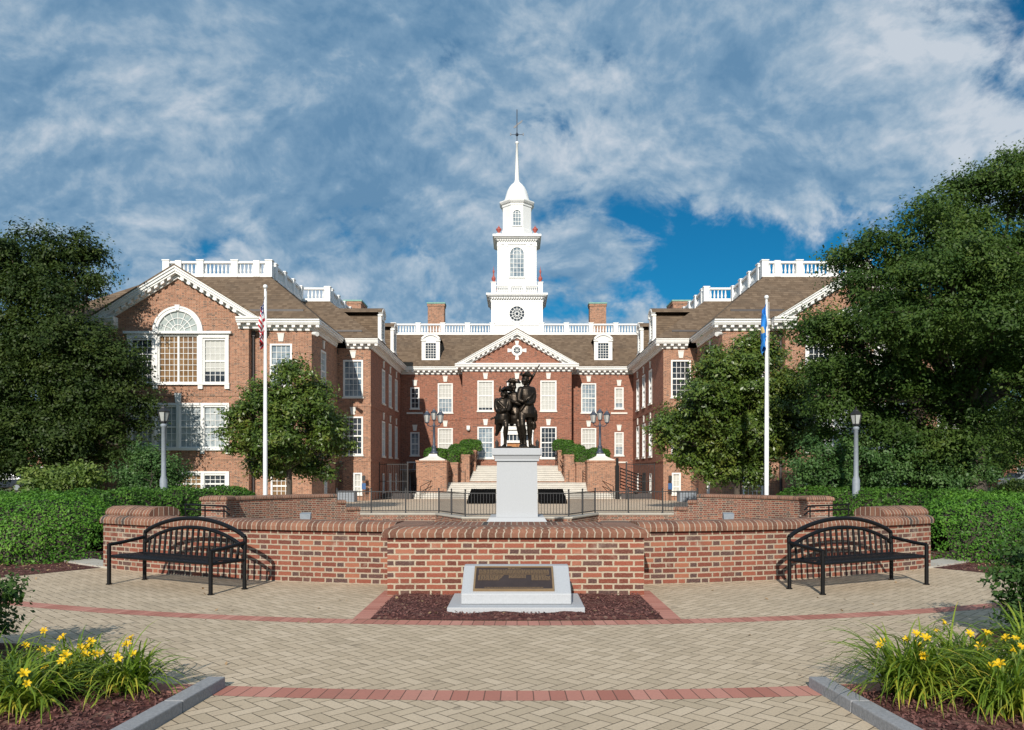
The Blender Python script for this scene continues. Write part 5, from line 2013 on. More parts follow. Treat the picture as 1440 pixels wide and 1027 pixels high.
tricorn(fA, S(512, 208, 0.0), radians(-45), 0.195, 0.15, radians(-6))
mb = MB()
mb.tube([S(652, 76, .16), S(604, 162, .16), S(598, 172, .16), S(560, 240, .16), S(500, 350, .17)], [.018, .026, .038, .038, .038], 8)
mb.tube([S(500, 350, .17), S(470, 405, .18), S(450, 440, .18)], [.034, .045, .07], 8)
mb.build('musket', 'bronze', fA)

# middle figure, half hidden behind the other two
mb = MB()
hB = S(372, 298, 0.10)
head(mb, hB, radians(35), 0.116, 0.15)
limb(mb, (S(372, 330, .14), .066), (S(375, 372, .17), .085))
loft(mb, [(S(380, 352, .17), .06, .06, -.2), (S(382, 372, .17), .19, .12, -.2), (S(385, 400, .17), .23, .15, -.2), (S(390, 460, .17), .22, .165, -.2), (S(395, 530, .17), .20, .16, -.2), (S(398, 580, .17), .22, .19, -.2), (S(398, 640, .18), .20, .20, -.2), (S(392, 690, .2), .16, .17, -.2)])
limb(mb, (S(440, 385, .06), .092), (S(455, 440, -.05), .076), (S(446, 490, -.12), .062), (S(405, 478, -.14), .046))
hand(mb, S(404, 477, -.145), (-1, -.1, .3), (0, -.3, 1))
limb(mb, (S(325, 395, .12), .09), (S(318, 450, .10), .075), (S(335, 510, .05), .06), (S(352, 545, 0), .046))
hand(mb, S(352, 546, 0), (.4, -.4, -.8), (1, 0, 0))
limb(mb, (S(425, 610, .14), .115), (S(432, 670, .08), .098), (S(437, 722, .05), .075), (S(452, 790, .1), .076), (S(462, 860, .14), .052), (S(466, 903, .15), .050))
limb(mb, (S(466, 915, .14), .052), (S(456, 926, .06), .048), (S(450, 934, -.02), .036))
limb(mb, (S(372, 640, .22), .10), (S(362, 690, .26), .07))
fB = sculpt('soldier_figure', mb, 0.0135, 'middle soldier, half hidden behind his companions')
tricorn(fB, S(384, 268, 0.11), radians(50), 0.19, 0.14, radians(5))

# left figure: the shorter one, stooping, trailing leg bent back
mb = MB()
hC = S(286, 385, -0.06)
head(mb, hC, radians(-25), 0.108, 0.1)
limb(mb, (S(284, 412, -.03), .062), (S(280, 440, 0), .08))
loft(mb, [(S(278, 418, 0), .06, .06, .1), (S(276, 436, 0), .17, .115, .1), (S(272, 462, 0), .205, .15, .1), (S(272, 510, 0), .20, .17, .1), (S(278, 560, 0), .185, .17, .1), (S(280, 610, 0), .20, .19, .1), (S(272, 655, .01), .205, .20, .1), (S(262, 690, .02), .17, .17, .1)])
limb(mb, (S(212, 458, .0), .085), (S(203, 515, -.02), .07), (S(215, 565, -.07), .056), (S(252, 575, -.19), .043))
hand(mb, S(254, 574, -.2), (1, -.3, .1), (0, -.2, 1))
limb(mb, (S(338, 455, -.02), .085), (S(345, 510, -.10), .07), (S(330, 553, -.18), .055), (S(292, 560, -.22), .042))
hand(mb, S(291, 560, -.22), (-1, -.1, .2), (0, -.2, 1))
limb(mb, (S(290, 650, -.04), .108), (S(304, 690, -.12), .09), (S(306, 728, -.15), .07), (S(300, 785, -.06), .072), (S(298, 850, -.02), .048), (S(296, 900, -.01), .048))
limb(mb, (S(294, 914, -.03), .050), (S(280, 926, -.11), .046), (S(272, 934, -.18), .036))
limb(mb, (S(250, 650, .05), .108), (S(235, 700, .04), .085), (S(225, 740, .05), .068), (S(214, 780, .16), .06), (S(205, 800, .24), .045))
limb(mb, (S(203, 802, .25), .046), (S(196, 795, .33), .036))
for (x, y, d, x1, y1) in ((240, 610, .08, 205, 740), (225, 600, .02, 196, 690), (262, 640, .12, 240, 760)):
    limb(mb, (S(x, y, d), .075), (S((x + x1) / 2, (y + y1) / 2, d + .03), .065), (S(x1, y1, d + .05), .035))
limb(mb, (S(262, 590, .1), .030), (S(150, 640, .12), .030))     # scabbard
limb(mb, (S(225, 470, -.15), .026), (S(300, 545, -.2), .026), (S(325, 600, -.16), .026))
fC = sculpt('soldier_figure', mb, 0.0135, 'shortest soldier, stooping with one leg trailing behind')
tricorn(fC, S(291, 356, -0.05), radians(-20), 0.185, 0.13, radians(-4))
mb = MB()
vs = []
n = 26
prof = []
for k in range(n):
    t = 2 * pi * k / n
    rr_ = 1 + 0.05 * sin(5 * t) + 0.03 * sin(9 * t + 1)
    prof.append((0.60 * rr_ * (abs(cos(t)) ** 0.6) * (1 if cos(t) > 0 else -1), 0.46 * rr_ * (abs(sin(t)) ** 0.6) * (1 if sin(t) > 0 else -1)))
mb.prism(prof, lambda a, b, d: (a, CY + b + 0.04, Zs + d), 0.0, 0.045)
for k in range(9):
    mb.sphere((random.uniform(-.45, .5), CY + random.uniform(-.3, .35), Zs + 0.04), (random.uniform(.08, .16), random.uniform(.08, .16), 0.035), 10, 6)
mb.build('base_plate', 'bronze', STT)

# ------------------------------------------------------------------ plaque stone before the wall
PS = thing('stone_marker', 'low sloping pale granite block with a bronze text plaque, before the brick wall', 'memorial stone', (0, 8.8, 0))
mb = MB()
mb.box(-0.735, 0.715, 8.36, 9.35, -0.02, 0.085)
mb.build('base', 'granite', PS, bevel=0.008)
mb = MB()
xl, xr = -0.60, 0.585
yz = [(8.55, 0.087), (8.55, 0.20), (9.05, 0.445), (9.22, 0.445), (9.22, 0.087)]
mb.prism([(a, b) for a, b in yz], lambda a, b, d: (d, a, b), xl, xr)
mb.build('block', 'granite', PS, bevel=0.01)
# plaque lies on the slope
sl0 = Vector((0, 8.55, 0.20)); sv = Vector((0, 0.5, 0.245)).normalized(); sn = Vector((0, -0.245, 0.5)).normalized()
LS = sqrt(0.25 + 0.245 ** 2)
def PQ(x, t, d): return tuple(sl0 + Vector((x, 0, 0)) + sv * t + sn * d)
def slab(mb, x0, x1, t0, t1, d0, d1):
    mb.hexa([PQ(x0, t0, d0), PQ(x1, t0, d0), PQ(x1, t1, d0), PQ(x0, t1, d0)], [PQ(x0, t0, d1), PQ(x1, t0, d1), PQ(x1, t1, d1), PQ(x0, t1, d1)])
mb = MB()
a0, a1, t0, t1 = -0.475, 0.405, 0.045, LS - 0.045
slab(mb, a0 + .02, a1 - .02, t0 + .02, t1 - .02, 0.001, 0.016)
pq = mb.build('plaque', 'plaque_brown', PS)
mb = MB()
slab(mb, a0, a1, t0, t0 + .02, 0.001, 0.024); slab(mb, a0, a1, t1 - .02, t1, 0.001, 0.024)
slab(mb, a0, a0 + .02, t0 + .02, t1 - .02, 0.001, 0.024); slab(mb, a1 - .02, a1, t0 + .02, t1 - .02, 0.001, 0.024)
mb.build('plaque_frame', 'plaque_gold', pq)
# raised lettering: too small to read in the photo, so kept as unreadable strokes of the same lines
mb = MB()
rt = random.Random(5)
def textline(x0, x1, t, h, dens=0.9):
    x = x0
    while x < x1:
        wl = rt.uniform(0.012, 0.040)
        xe = min(x + wl, x1)
        while x < xe:
            c_ = rt.uniform(0.0035, 0.006)
            slab(mb, x, x + c_ * 0.75, t - h / 2 * rt.uniform(.6, 1), t + h / 2 * rt.uniform(.6, 1), 0.0165, 0.0195)
            x += c_
        x += 0.007
textline(-0.10, 0.04, t1 - .045, .012)
for i in range(4):
    textline(a0 + .05 + (0.0 if i < 3 else .0), a1 - .05, t1 - .075 - i * .021, .013)
for i in range(5):
    textline(a0 + .045, -0.15 - i * 0.012, t1 - .185 - i * .021, .012)
    if i < 3: textline(-0.09, 0.10, t1 - .185 - i * .021, .012)
    textline(0.16, a1 - .04 - (0.05 if i == 0 else 0), t1 - .185 - i * .021, .012)
textline(-0.35, 0.28, t0 + .05, .012)
slab(mb, a0 + .05, a1 - .05, t1 - .163, t1 - .160, 0.0165, 0.019)
mb.build('lettering', 'plaque_gold', pq)

# ------------------------------------------------------------------ benches
def bench(loc, rz, label):
    t = thing('park_bench', label, 'bench', loc, 'black metal benches before the wall', rz)
    L, Dp = 1.94, 0.54
    h = L / 2
    b = lambda mb, n_, m_='black_metal': mb.build(n_, m_, t, local=True)
    def arcz(z_end, z_mid, x):
        return z_end + (z_mid - z_end) * max(0.0, 1 - (x / h) ** 2) ** 0.85
    mb = MB()
    nsl = 34
    for i in range(nsl):
        x = -h + 0.05 + (L - 0.1) * i / (nsl - 1)
        pts = [(x, -Dp / 2 + 0.03, 0.385), (x, -Dp / 2 + 0.15, 0.402), (x, 0.05, 0.395), (x, Dp / 2 - 0.03, 0.375)]
        for p, q in zip(pts, pts[1:]):
            mb.hexa([(x - .019, p[1], p[2] - .008), (x + .019, p[1], p[2] - .008), (x + .019, q[1], q[2] - .008), (x - .019, q[1], q[2] - .008)],
                    [(x - .019, p[1], p[2]), (x + .019, p[1], p[2]), (x + .019, q[1], q[2]), (x - .019, q[1], q[2])])
    for y in (-Dp / 2 + 0.02, Dp / 2 - 0.02):
        mb.tube([(-h, y, 0.375), (h, y, 0.375)], 0.02, 8)
    for x in (-h, h):
        mb.tube([(x, -Dp / 2, 0.375), (x, Dp / 2, 0.375)], 0.02, 8)
    b(mb, 'seat')
    mb = MB()
    n_ = 24
    yb = lambda z: Dp / 2 + (z - 0.4) * 0.04
    for (ze, zm, r) in ((0.665, 0.885, 0.028), (0.515, 0.765, 0.025)):
        mb.tube([(-h + L * k / n_, yb(arcz(ze, zm, -h + L * k / n_)), arcz(ze, zm, -h + L * k / n_)) for k in range(n_ + 1)], r, 8)
    for i in range(17):
        x = -h + L * (i + 1) / 18
        z = arcz(0.515, 0.765, x)
        mb.tube([(x, Dp / 2 - 0.02, 0.375), (x, yb(z), z)], 0.0165, 6)
    b(mb, 'backrest')
    for q in (-1, 1):
        mb = MB()
        x = q * h
        mb.tube([(x, yb(0.60), 0.60), (x, 0.1, 0.575), (x, -0.10, 0.548), (x, -Dp / 2, 0.535)], 0.024, 8)
        b(mb, 'armrest')
        mb = MB()
        mb.tube([(x, -Dp / 2, 0.0), (x, -Dp / 2, 0.54)], 0.027, 8)
        mb.lathe([(0.04, 0), (0.04, 0.012)], (x, -Dp / 2, 0), 8)
        b(mb, 'leg')
        mb = MB()
        mb.tube([(x, Dp / 2, 0.0), (x, Dp / 2, 0.40), (x, yb(0.665), 0.668)], 0.027, 8)
        mb.lathe([(0.04, 0), (0.04, 0.012)], (x, Dp / 2, 0), 8)
        b(mb, 'leg')
    return t
bench((-4.49, 10.47, 0.002), radians(-28), 'black metal arched-back bench in front of the left arm of the brick wall')
bench((4.50, 10.47, 0.002), radians(27), 'black metal arched-back bench in front of the right arm of the brick wall')

# ------------------------------------------------------------------ granite kerbs
for s in (-1, 1):
    mb = MB()
    ys = [5.58 - 0.6 * i for i in range(10)]
    for k in range(len(ys) - 1):
        a, b_ = ys[k], ys[k + 1] + 0.006
        if k % 3 == 0: a -= 0.004
        x0, x1 = kerb_x(a), kerb_x(b_)
        w_ = 0.13
        q = sorted((0, 1))
        lo = [(s * x1, b_, -0.05), (s * (x1 + w_), b_, -0.05), (s * (x0 + w_), a, -0.05), (s * x0, a, -0.05)]
        hi = [(p[0] + s * 0.004 * (1 if i in (0, 3) else -1), p[1], 0.075) for i, p in enumerate(lo)]
        if s < 0: lo, hi = lo[::-1], hi[::-1]
        mb.hexa(lo, hi)
    o = mb.build('granite_kerb', 'granite_kerb')
    bv = o.modifiers.new('bevel', 'BEVEL'); bv.width = 0.008; bv.segments = 2
    tag(o, 'grey granite kerb along the %s lily bed' % ('left' if s < 0 else 'right'), 'kerb', 'kerbs of the lily beds')

# ------------------------------------------------------------------ flagpoles and flags
PY = 30.0
def pole(x, top, label):
    t = thing('flagpole', label, 'flagpole', (x, PY, -0.4), 'white flagpoles')
    mb = MB()
    mb.tube([(x, PY, -0.4), (x, PY, 2.5), (x, PY, top)], [0.085, 0.08, 0.045], 14)
    mb.build('pole', 'pole_white', t)
    mb = MB()
    mb.sphere((x, PY, top + 0.09), 0.085, 12, 8)
    mb.build('finial_ball', 'pole_white', t)
    mb = MB()
    mb.tube([(x + 0.055, PY - 0.06, 1.0), (x + 0.07, PY - 0.06, top - 0.1)], 0.008, 5)
    mb.build('halyard', 'pole_white', t)
pole(-9.48, 8.42, 'tall white flagpole flying the striped flag on the left')
pole(9.40, 8.02, 'tall white flagpole flying the plain blue flag on the right')

# flag cloth materials
m, t, p = newmat('flag_stripes')
uv = t.n('ShaderNodeTexCoord').outputs['UV']
u, v, _ = t.sep(uv)
st = t.m('FLOORED_MODULO', t.m('FLOOR', t.m('MULTIPLY', v, 13.0)), 2.0)
cc = t.mix(t.m('GREATER_THAN', st, 0.5), (0.50, 0.015, 0.03), (0.80, 0.80, 0.80))
ca_ = t.m('MULTIPLY', t.m('LESS_THAN', u, 0.40), t.m('GREATER_THAN', v, 6 / 13))
su = t.m('SUBTRACT', t.m('FRACT', t.m('MULTIPLY', u, 15.0)), 0.5)
sv_ = t.m('SUBTRACT', t.m('FRACT', t.m('MULTIPLY', v, 9.3)), 0.5)
sd = t.m('SQRT', t.m('ADD', t.m('MULTIPLY', su, su), t.m('MULTIPLY', sv_, sv_)))
cn = t.mix(t.m('LESS_THAN', sd, 0.27), (0.025, 0.04, 0.16), (0.8, 0.8, 0.8))
t.l(t.mix(ca_, cc, cn), p.inputs['Base Color'])
p.inputs['Roughness'].default_value = 0.8
m, t, p = newmat('flag_blue')
uv = t.n('ShaderNodeTexCoord').outputs['UV']
u, v, _ = t.sep(uv)
dd = t.m('ADD', t.m('ABSOLUTE', t.m('SUBTRACT', u, 0.5)), t.m('MULTIPLY', t.m('ABSOLUTE', t.m('SUBTRACT', v, 0.5)), 0.8))
t.l(t.mix(t.m('LESS_THAN', dd, 0.10), (0.015, 0.20, 0.62), (0.62, 0.47, 0.20)), p.inputs['Base Color'])
p.inputs['Roughness'].default_value = 0.8


def flag(x, ztop, hoist, fly, sgn, mat, label, width=0.24, seed=1):
    """a limp flag: the fly drops beside the pole in gathered folds"""
    rr = random.Random(seed)
    nu, nv = 44, 26
    vs, fs, uv = [], [], []
    ph = rr.uniform(0, 6)
    for j in range(nv + 1):
        v = j / nv
        for i in range(nu + 1):
            u = i / nu
            z = ztop - hoist * (1 - v) - fly * 0.66 * u ** 1.15 * (0.55 + 0.45 * v)
            spread = width * (0.35 + 0.65 * min(1, u * 2.2)) * (1 - 0.35 * u)
            w_ = sin(u * 13 + ph + v * 1.6)
            xx = x + sgn * (0.06 + spread * (0.55 + 0.45 * w_)) * min(1, u * 6 + 0.15) + (0.03 * sin(v * 7 + u * 3))
            yy = PY - 0.06 + 0.15 * cos(u * 13 + ph + v * 1.6) * min(1, u * 4) + 0.05 * sin(v * 9)
            vs.append((xx, yy, z))
    for j in range(nv):
        for i in range(nu):
            a = j * (nu + 1) + i
            fs.append((a, a + 1, a + nu + 2, a + nu + 1))
            uv.append([(i / nu, j / nv), ((i + 1) / nu, j / nv), ((i + 1) / nu, (j + 1) / nv), (i / nu, (j + 1) / nv)])
    mb = MB()
    mb.add(vs, fs, uv, True)
    o = mb.build('flag', mat)
    sd_ = o.modifiers.new('cloth', 'SOLIDIFY'); sd_.thickness = 0.006
    return tag(o, label, 'flag')
flag(-9.48, 8.15, 1.35, 1.9, -1, 'flag_stripes', 'limp red, white and blue striped flag hanging on the left pole', 0.16, 4)
flag(9.40, 7.95, 1.35, 1.9, -1, 'flag_blue', 'limp bright blue flag hanging on the right pole', 0.19, 8)

# ------------------------------------------------------------------ single lamp posts by the hedges
def lamp_post(x, y, z, h, label):
    t = thing('lamp_post', label, 'street lamp', (x, y, z), 'single lamp posts beyond the hedges')
    mb = MB()
    mb.lathe([(0.15, 0), (0.15, 0.05), (0.13, 0.08), (0.13, 1.55), (0.085, 1.7), (0.075, h - 0.75), (0.11, h - 0.72), (0.11, h - 0.66), (0.06, h - 0.62)], (x, y, z), 10)
    mb.build('post', 'post_grey', t)
    lantern(t, (x, y, z + h - 0.58), 0.20, 0.55, 'iron')
lamp_post(-12.42, 28, -0.3, 4.15, 'grey lamp post with a black lantern before the left gabled wing')
lamp_post(11.92, 28, -0.3, 4.05, 'grey lamp post with a black lantern among the green bushes on the right')

# ------------------------------------------------------------------ planting
def px(u, v, Y):
    """point at depth Y seen at photo position (u, v) - used once to read off real positions"""
    return ((u - 727) / 1120 * Y, Y, 1.5 + (665 - v) / 1120 * Y)


def crown_points(rs, lobes, nclump, per, twig, spread, shell=0.75, flat=0.6, droop=0.15, sub=13, sr=0.36, zf=0.72):
    """leaf clumps gathered into boughs: every lobe carries smaller flattened masses with gaps between them"""
    L = np.array(lobes, float)
    sl_, wt = [], []
    for l in L:
        for k in range(sub):
            d = rs.normal(size=3)
            d /= np.linalg.norm(d)
            q = 0.72 + 0.16 * rs.normal()
            f = sr * (0.65 + 0.7 * rs.rand())
            sl_.append([*(l[:3] + d * l[3:6] * q), l[3] * f * 1.15, l[4] * f * 1.15, l[5] * f * zf])
            wt.append(f * f * l[3] * l[3])
    SL = np.array(sl_)
    wt = np.array(wt)
    idx = rs.choice(len(SL), nclump, p=wt / wt.sum())
    d = rs.normal(size=(nclump, 3))
    d[:, 2] = d[:, 2] * 0.9 + 0.25
    d /= np.linalg.norm(d, axis=1, keepdims=True)
    rad = np.where(rs.rand(nclump) < shell, 1.0 - np.abs(rs.normal(size=nclump)) * 0.22, rs.rand(nclump) ** 0.5)
    rad *= 1 + 0.14 * rs.normal(size=nclump)
    C = SL[idx, :3] + d * SL[idx, 3:6] * rad[:, None]
    T = d + rs.normal(size=(nclump, 3)) * 0.6 + np.array([0, 0, -droop])
    T[:, 2] *= flat
    T /= np.linalg.norm(T, axis=1, keepdims=True)
    ln = twig * (0.6 + 0.8 * rs.rand(nclump))
    t = rs.rand(nclump, per) - 0.35
    P = C[:, None] + T[:, None] * (t * ln[:, None])[..., None]
    P = P + rs.normal(size=(nclump, per, 3)) * spread * np.array([1, 1, 0.7]) * (0.6 + 0.8 * rs.rand(nclump))[:, None, None]
    N = d[:, None] * 0.9 + np.array([0, -0.25, 0.55]) + rs.normal(size=(nclump, per, 3)) * 0.5
    st = rs.rand(len(SL))[idx]
    tone = np.clip(st[:, None] * 0.3 + rs.rand(nclump)[:, None] * 0.3 + rs.rand(nclump, per) * 0.45, 0, 1)
    return P.reshape(-1, 3), N.reshape(-1, 3), tone.reshape(-1), C


def tree(name, label, cat, base, trunk_r, lobes, nclump, per, leaf, mat, seed, twig=0.9, spread=0.16, aspect=0.5, shell=0.75, group=None, forks=1, fork_z=None, nbr=60, droop=0.15, zf=0.72):
    rs = np.random.RandomState(seed)
    rr = random.Random(seed)
    t = thing(name, label, cat, base, group)
    P, N, tone, C = crown_points(rs, lobes, nclump, per, twig, spread, shell, droop=droop, zf=zf)
    org = np.array(base)
    low = P[:, 2] > base[2] + 0.15
    P, N, tone = P[low], N[low], tone[low]
    leaves('crown', mat, P - org, N, leaf * rs.uniform(0.6, 1.25, len(P)), t, aspect, tone, 0.08, seed)
    mb = MB()
    bx, by, bz = base
    zf = fork_z or (bz + 0.3 * (max(l[2] for l in lobes) - bz))
    cxm = np.mean([l[0] for l in lobes]); cym = np.mean([l[1] for l in lobes])
    fk = (bx + (cxm - bx) * 0.15, by, zf)
    mb.tube([(bx, by, bz - 0.2), (bx, by, bz + 0.1), (bx + 0.04, by, (bz + zf) / 2), fk], [trunk_r * 1.5, trunk_r * 1.15, trunk_r, trunk_r * 0.9], 10)
    limbs = []
    for l in lobes:
        c_ = Vector(l[:3])
        a = Vector(fk)
        m1 = a + (c_ - a) * 0.4 + Vector((rr.uniform(-.2, .2), rr.uniform(-.2, .2), 0.12 * (c_ - a).length))
        r0 = trunk_r * 0.45
        mb.tube([a, m1, a + (c_ - a) * 0.75 + Vector((rr.uniform(-.2, .2), 0, 0.05)), c_], [r0, r0 * 0.65, r0 * 0.42, r0 * 0.2], 7)
        limbs.append((m1, c_))
    for k in range(nbr):
        q = Vector(C[rr.randrange(len(C))])
        m1, c_ = min(limbs, key=lambda e_: (e_[1] - q).length)
        a = m1 + (c_ - m1) * rr.uniform(0.2, 1)
        mid = (a + q) / 2 + Vector((rr.uniform(-.15, .15), rr.uniform(-.15, .15), rr.uniform(0, .2)))
        mb.tube([a, mid, q], [trunk_r * 0.16, trunk_r * 0.10, 0.012], 5)
    mb.build('trunk', 'bark', t)
    return t


def lobes_px(lst, Y, seed=0, dr=0.9):
    rr = random.Random(seed)
    out = []
    for e_ in lst:
        u, v, r = e_[:3]
        dy = e_[3] if len(e_) > 3 else rr.uniform(-1.2, 1.2)
        y = Y + dy
        x, _, z = px(u, v, y)
        R = r / 1120 * y
        out.append((x, y, z, R, R * dr, R * (e_[4] if len(e_) > 4 else 0.9)))
    return out


tree('oak_tree', 'large dark oak tree hiding the outer edge of the left wing', 'tree', (-25.2, 43.0, -0.4), 0.38,
     lobes_px([(15, 385, 72), (92, 372, 52), (125, 405, 26), (60, 465, 95), (-70, 440, 130), (135, 520, 62), (172, 556, 42), (200, 590, 22), (85, 585, 85), (5, 590, 85), (-90, 590, 120), (60, 545, 90), (140, 610, 45), (45, 625, 40), (110, 640, 45), (-80, 610, 60), (190, 630, 26)], 43, 1, 0.55),
     8600, 26, 0.19, 'leaf_oak', 11, twig=1.15, spread=0.18, zf=0.46)
tree('oak_tree', 'huge dark green oak tree filling the right edge of the view', 'tree', (17.8, 31, -0.3), 0.40,
     lobes_px([(1425, 268, 70), (1345, 288, 52), (1310, 300, 30), (1250, 372, 66), (1200, 385, 38), (1335, 400, 100), (1432, 400, 110), (1215, 475, 72), (1165, 470, 36), (1320, 510, 105), (1432, 540, 110), (1235, 560, 70), (1345, 600, 60), (1530, 440, 140), (1510, 290, 110), (1560, 530, 110), (1185, 590, 48), (1290, 630, 60), (1360, 630, 48), (1160, 530, 30), (1410, 330, 70), (1335, 350, 62, -2.5), (1290, 440, 80, -3), (1400, 450, 90, -3.5), (1240, 345, 30), (1190, 365, 22), (1245, 570, 60, 1.5), (1195, 530, 44, 2.0), (1235, 470, 60, 0.5), (1260, 410, 55, -1)], 31, 2),
     13500, 27, 0.145, 'leaf_oak_light', 12, twig=0.95, spread=0.14, nbr=110, zf=0.56)
tree('magnolia_tree', 'rounded glossy green magnolia before the right wing, behind the blue flag', 'tree', (10.5, 38, -0.35), 0.17,
     lobes_px([(1040, 575, 88), (1062, 510, 48), (1070, 485, 24), (990, 590, 58), (950, 622, 28), (1095, 555, 55), (1110, 620, 42), (1015, 635, 48), (1030, 515, 42), (1075, 640, 36), (975, 645, 30), (1060, 560, 70), (1000, 545, 40), (1120, 590, 36), (1045, 650, 40)], 38, 3),
     6800, 18, 0.19, 'leaf_magnolia', 13, twig=0.45, spread=0.14, aspect=0.45, nbr=60)
tree('magnolia_tree', 'looser small magnolia tree behind the left flagpole', 'tree', (-10.9, 38, -0.35), 0.14,
     lobes_px([(408, 592, 62), (372, 560, 32), (445, 562, 36), (418, 530, 24), (342, 612, 30), (462, 610, 34), (385, 640, 40), (440, 640, 40), (400, 520, 14), (370, 590, 45), (478, 630, 16)], 38, 4),
     2700, 17, 0.19, 'leaf_magnolia', 14, twig=0.5, spread=0.15, aspect=0.45, nbr=70)
tree('dogwood_shrub', 'small bright green dogwood beside the left lamp post', 'shrub', (-15.4, 33, -0.3), 0.06,
     lobes_px([(215, 662, 34), (200, 645, 20), (232, 660, 26), (185, 668, 20), (250, 678, 20), (215, 685, 40)], 33, 5),
     620, 18, 0.13, 'leaf_dogwood', 15, twig=0.5, spread=0.12, nbr=25)
tree('laurel_shrub', 'yellow-green broad shrub behind the left hedge', 'shrub', (-18.4, 32, -0.3), 0.06,
     lobes_px([(90, 675, 26), (65, 680, 24), (115, 672, 24), (130, 668, 16), (50, 690, 22), (95, 690, 40)], 32, 6),
     520, 16, 0.17, 'leaf_laurel', 16, twig=0.4, spread=0.13, nbr=20)
rsx = [((1165, 650, 40), (1140, 665, 26), (1190, 640, 30), (1165, 675, 40)), ((1245, 650, 36), (1275, 660, 30), (1225, 675, 34)), ((1320, 660, 40), (1360, 665, 34), (1330, 685, 40), (1295, 675, 26))]
lb = ['dark green dogwood shrub left of the right lamp post', 'green dogwood shrub just right of the right lamp post', 'spreading green dogwood shrub behind the right hedge, near the right edge']
for k, l in enumerate(rsx):
    x, y, z = px(sum(a[0] for a in l) / len(l), 690, 30 + k)
    tree('dogwood_shrub', lb[k], 'shrub', (x, y, -0.3), 0.06, lobes_px(l, 30 + k, 20 + k), 700, 18, 0.13, 'leaf_dogwood', 30 + k, twig=0.5, spread=0.12, nbr=24, group='dogwood shrubs under the right oak')
# farther trees that close the gaps at both edges
for k, (u, v, r, Y, lab) in enumerate([(-60, 560, 120, 62, 'distant dark tree beyond the left oak'), (1500, 560, 130, 75, 'distant tree beyond the right oak'), (1405, 590, 70, 95, 'small far tree standing on the far right lawn')]):
    x, y, z = px(u, v, Y)
    tree('oak_tree', lab, 'tree', (x, y, -0.5), 0.25, lobes_px([(u, v, r), (u - r * .6, v + r * .3, r * .6), (u + r * .6, v + r * .25, r * .6), (u, v + r * .5, r * .8)], Y, 40 + k), 1300, 20, 0.34, 'leaf_oak_light', 50 + k, twig=1.4, spread=0.35, nbr=20)


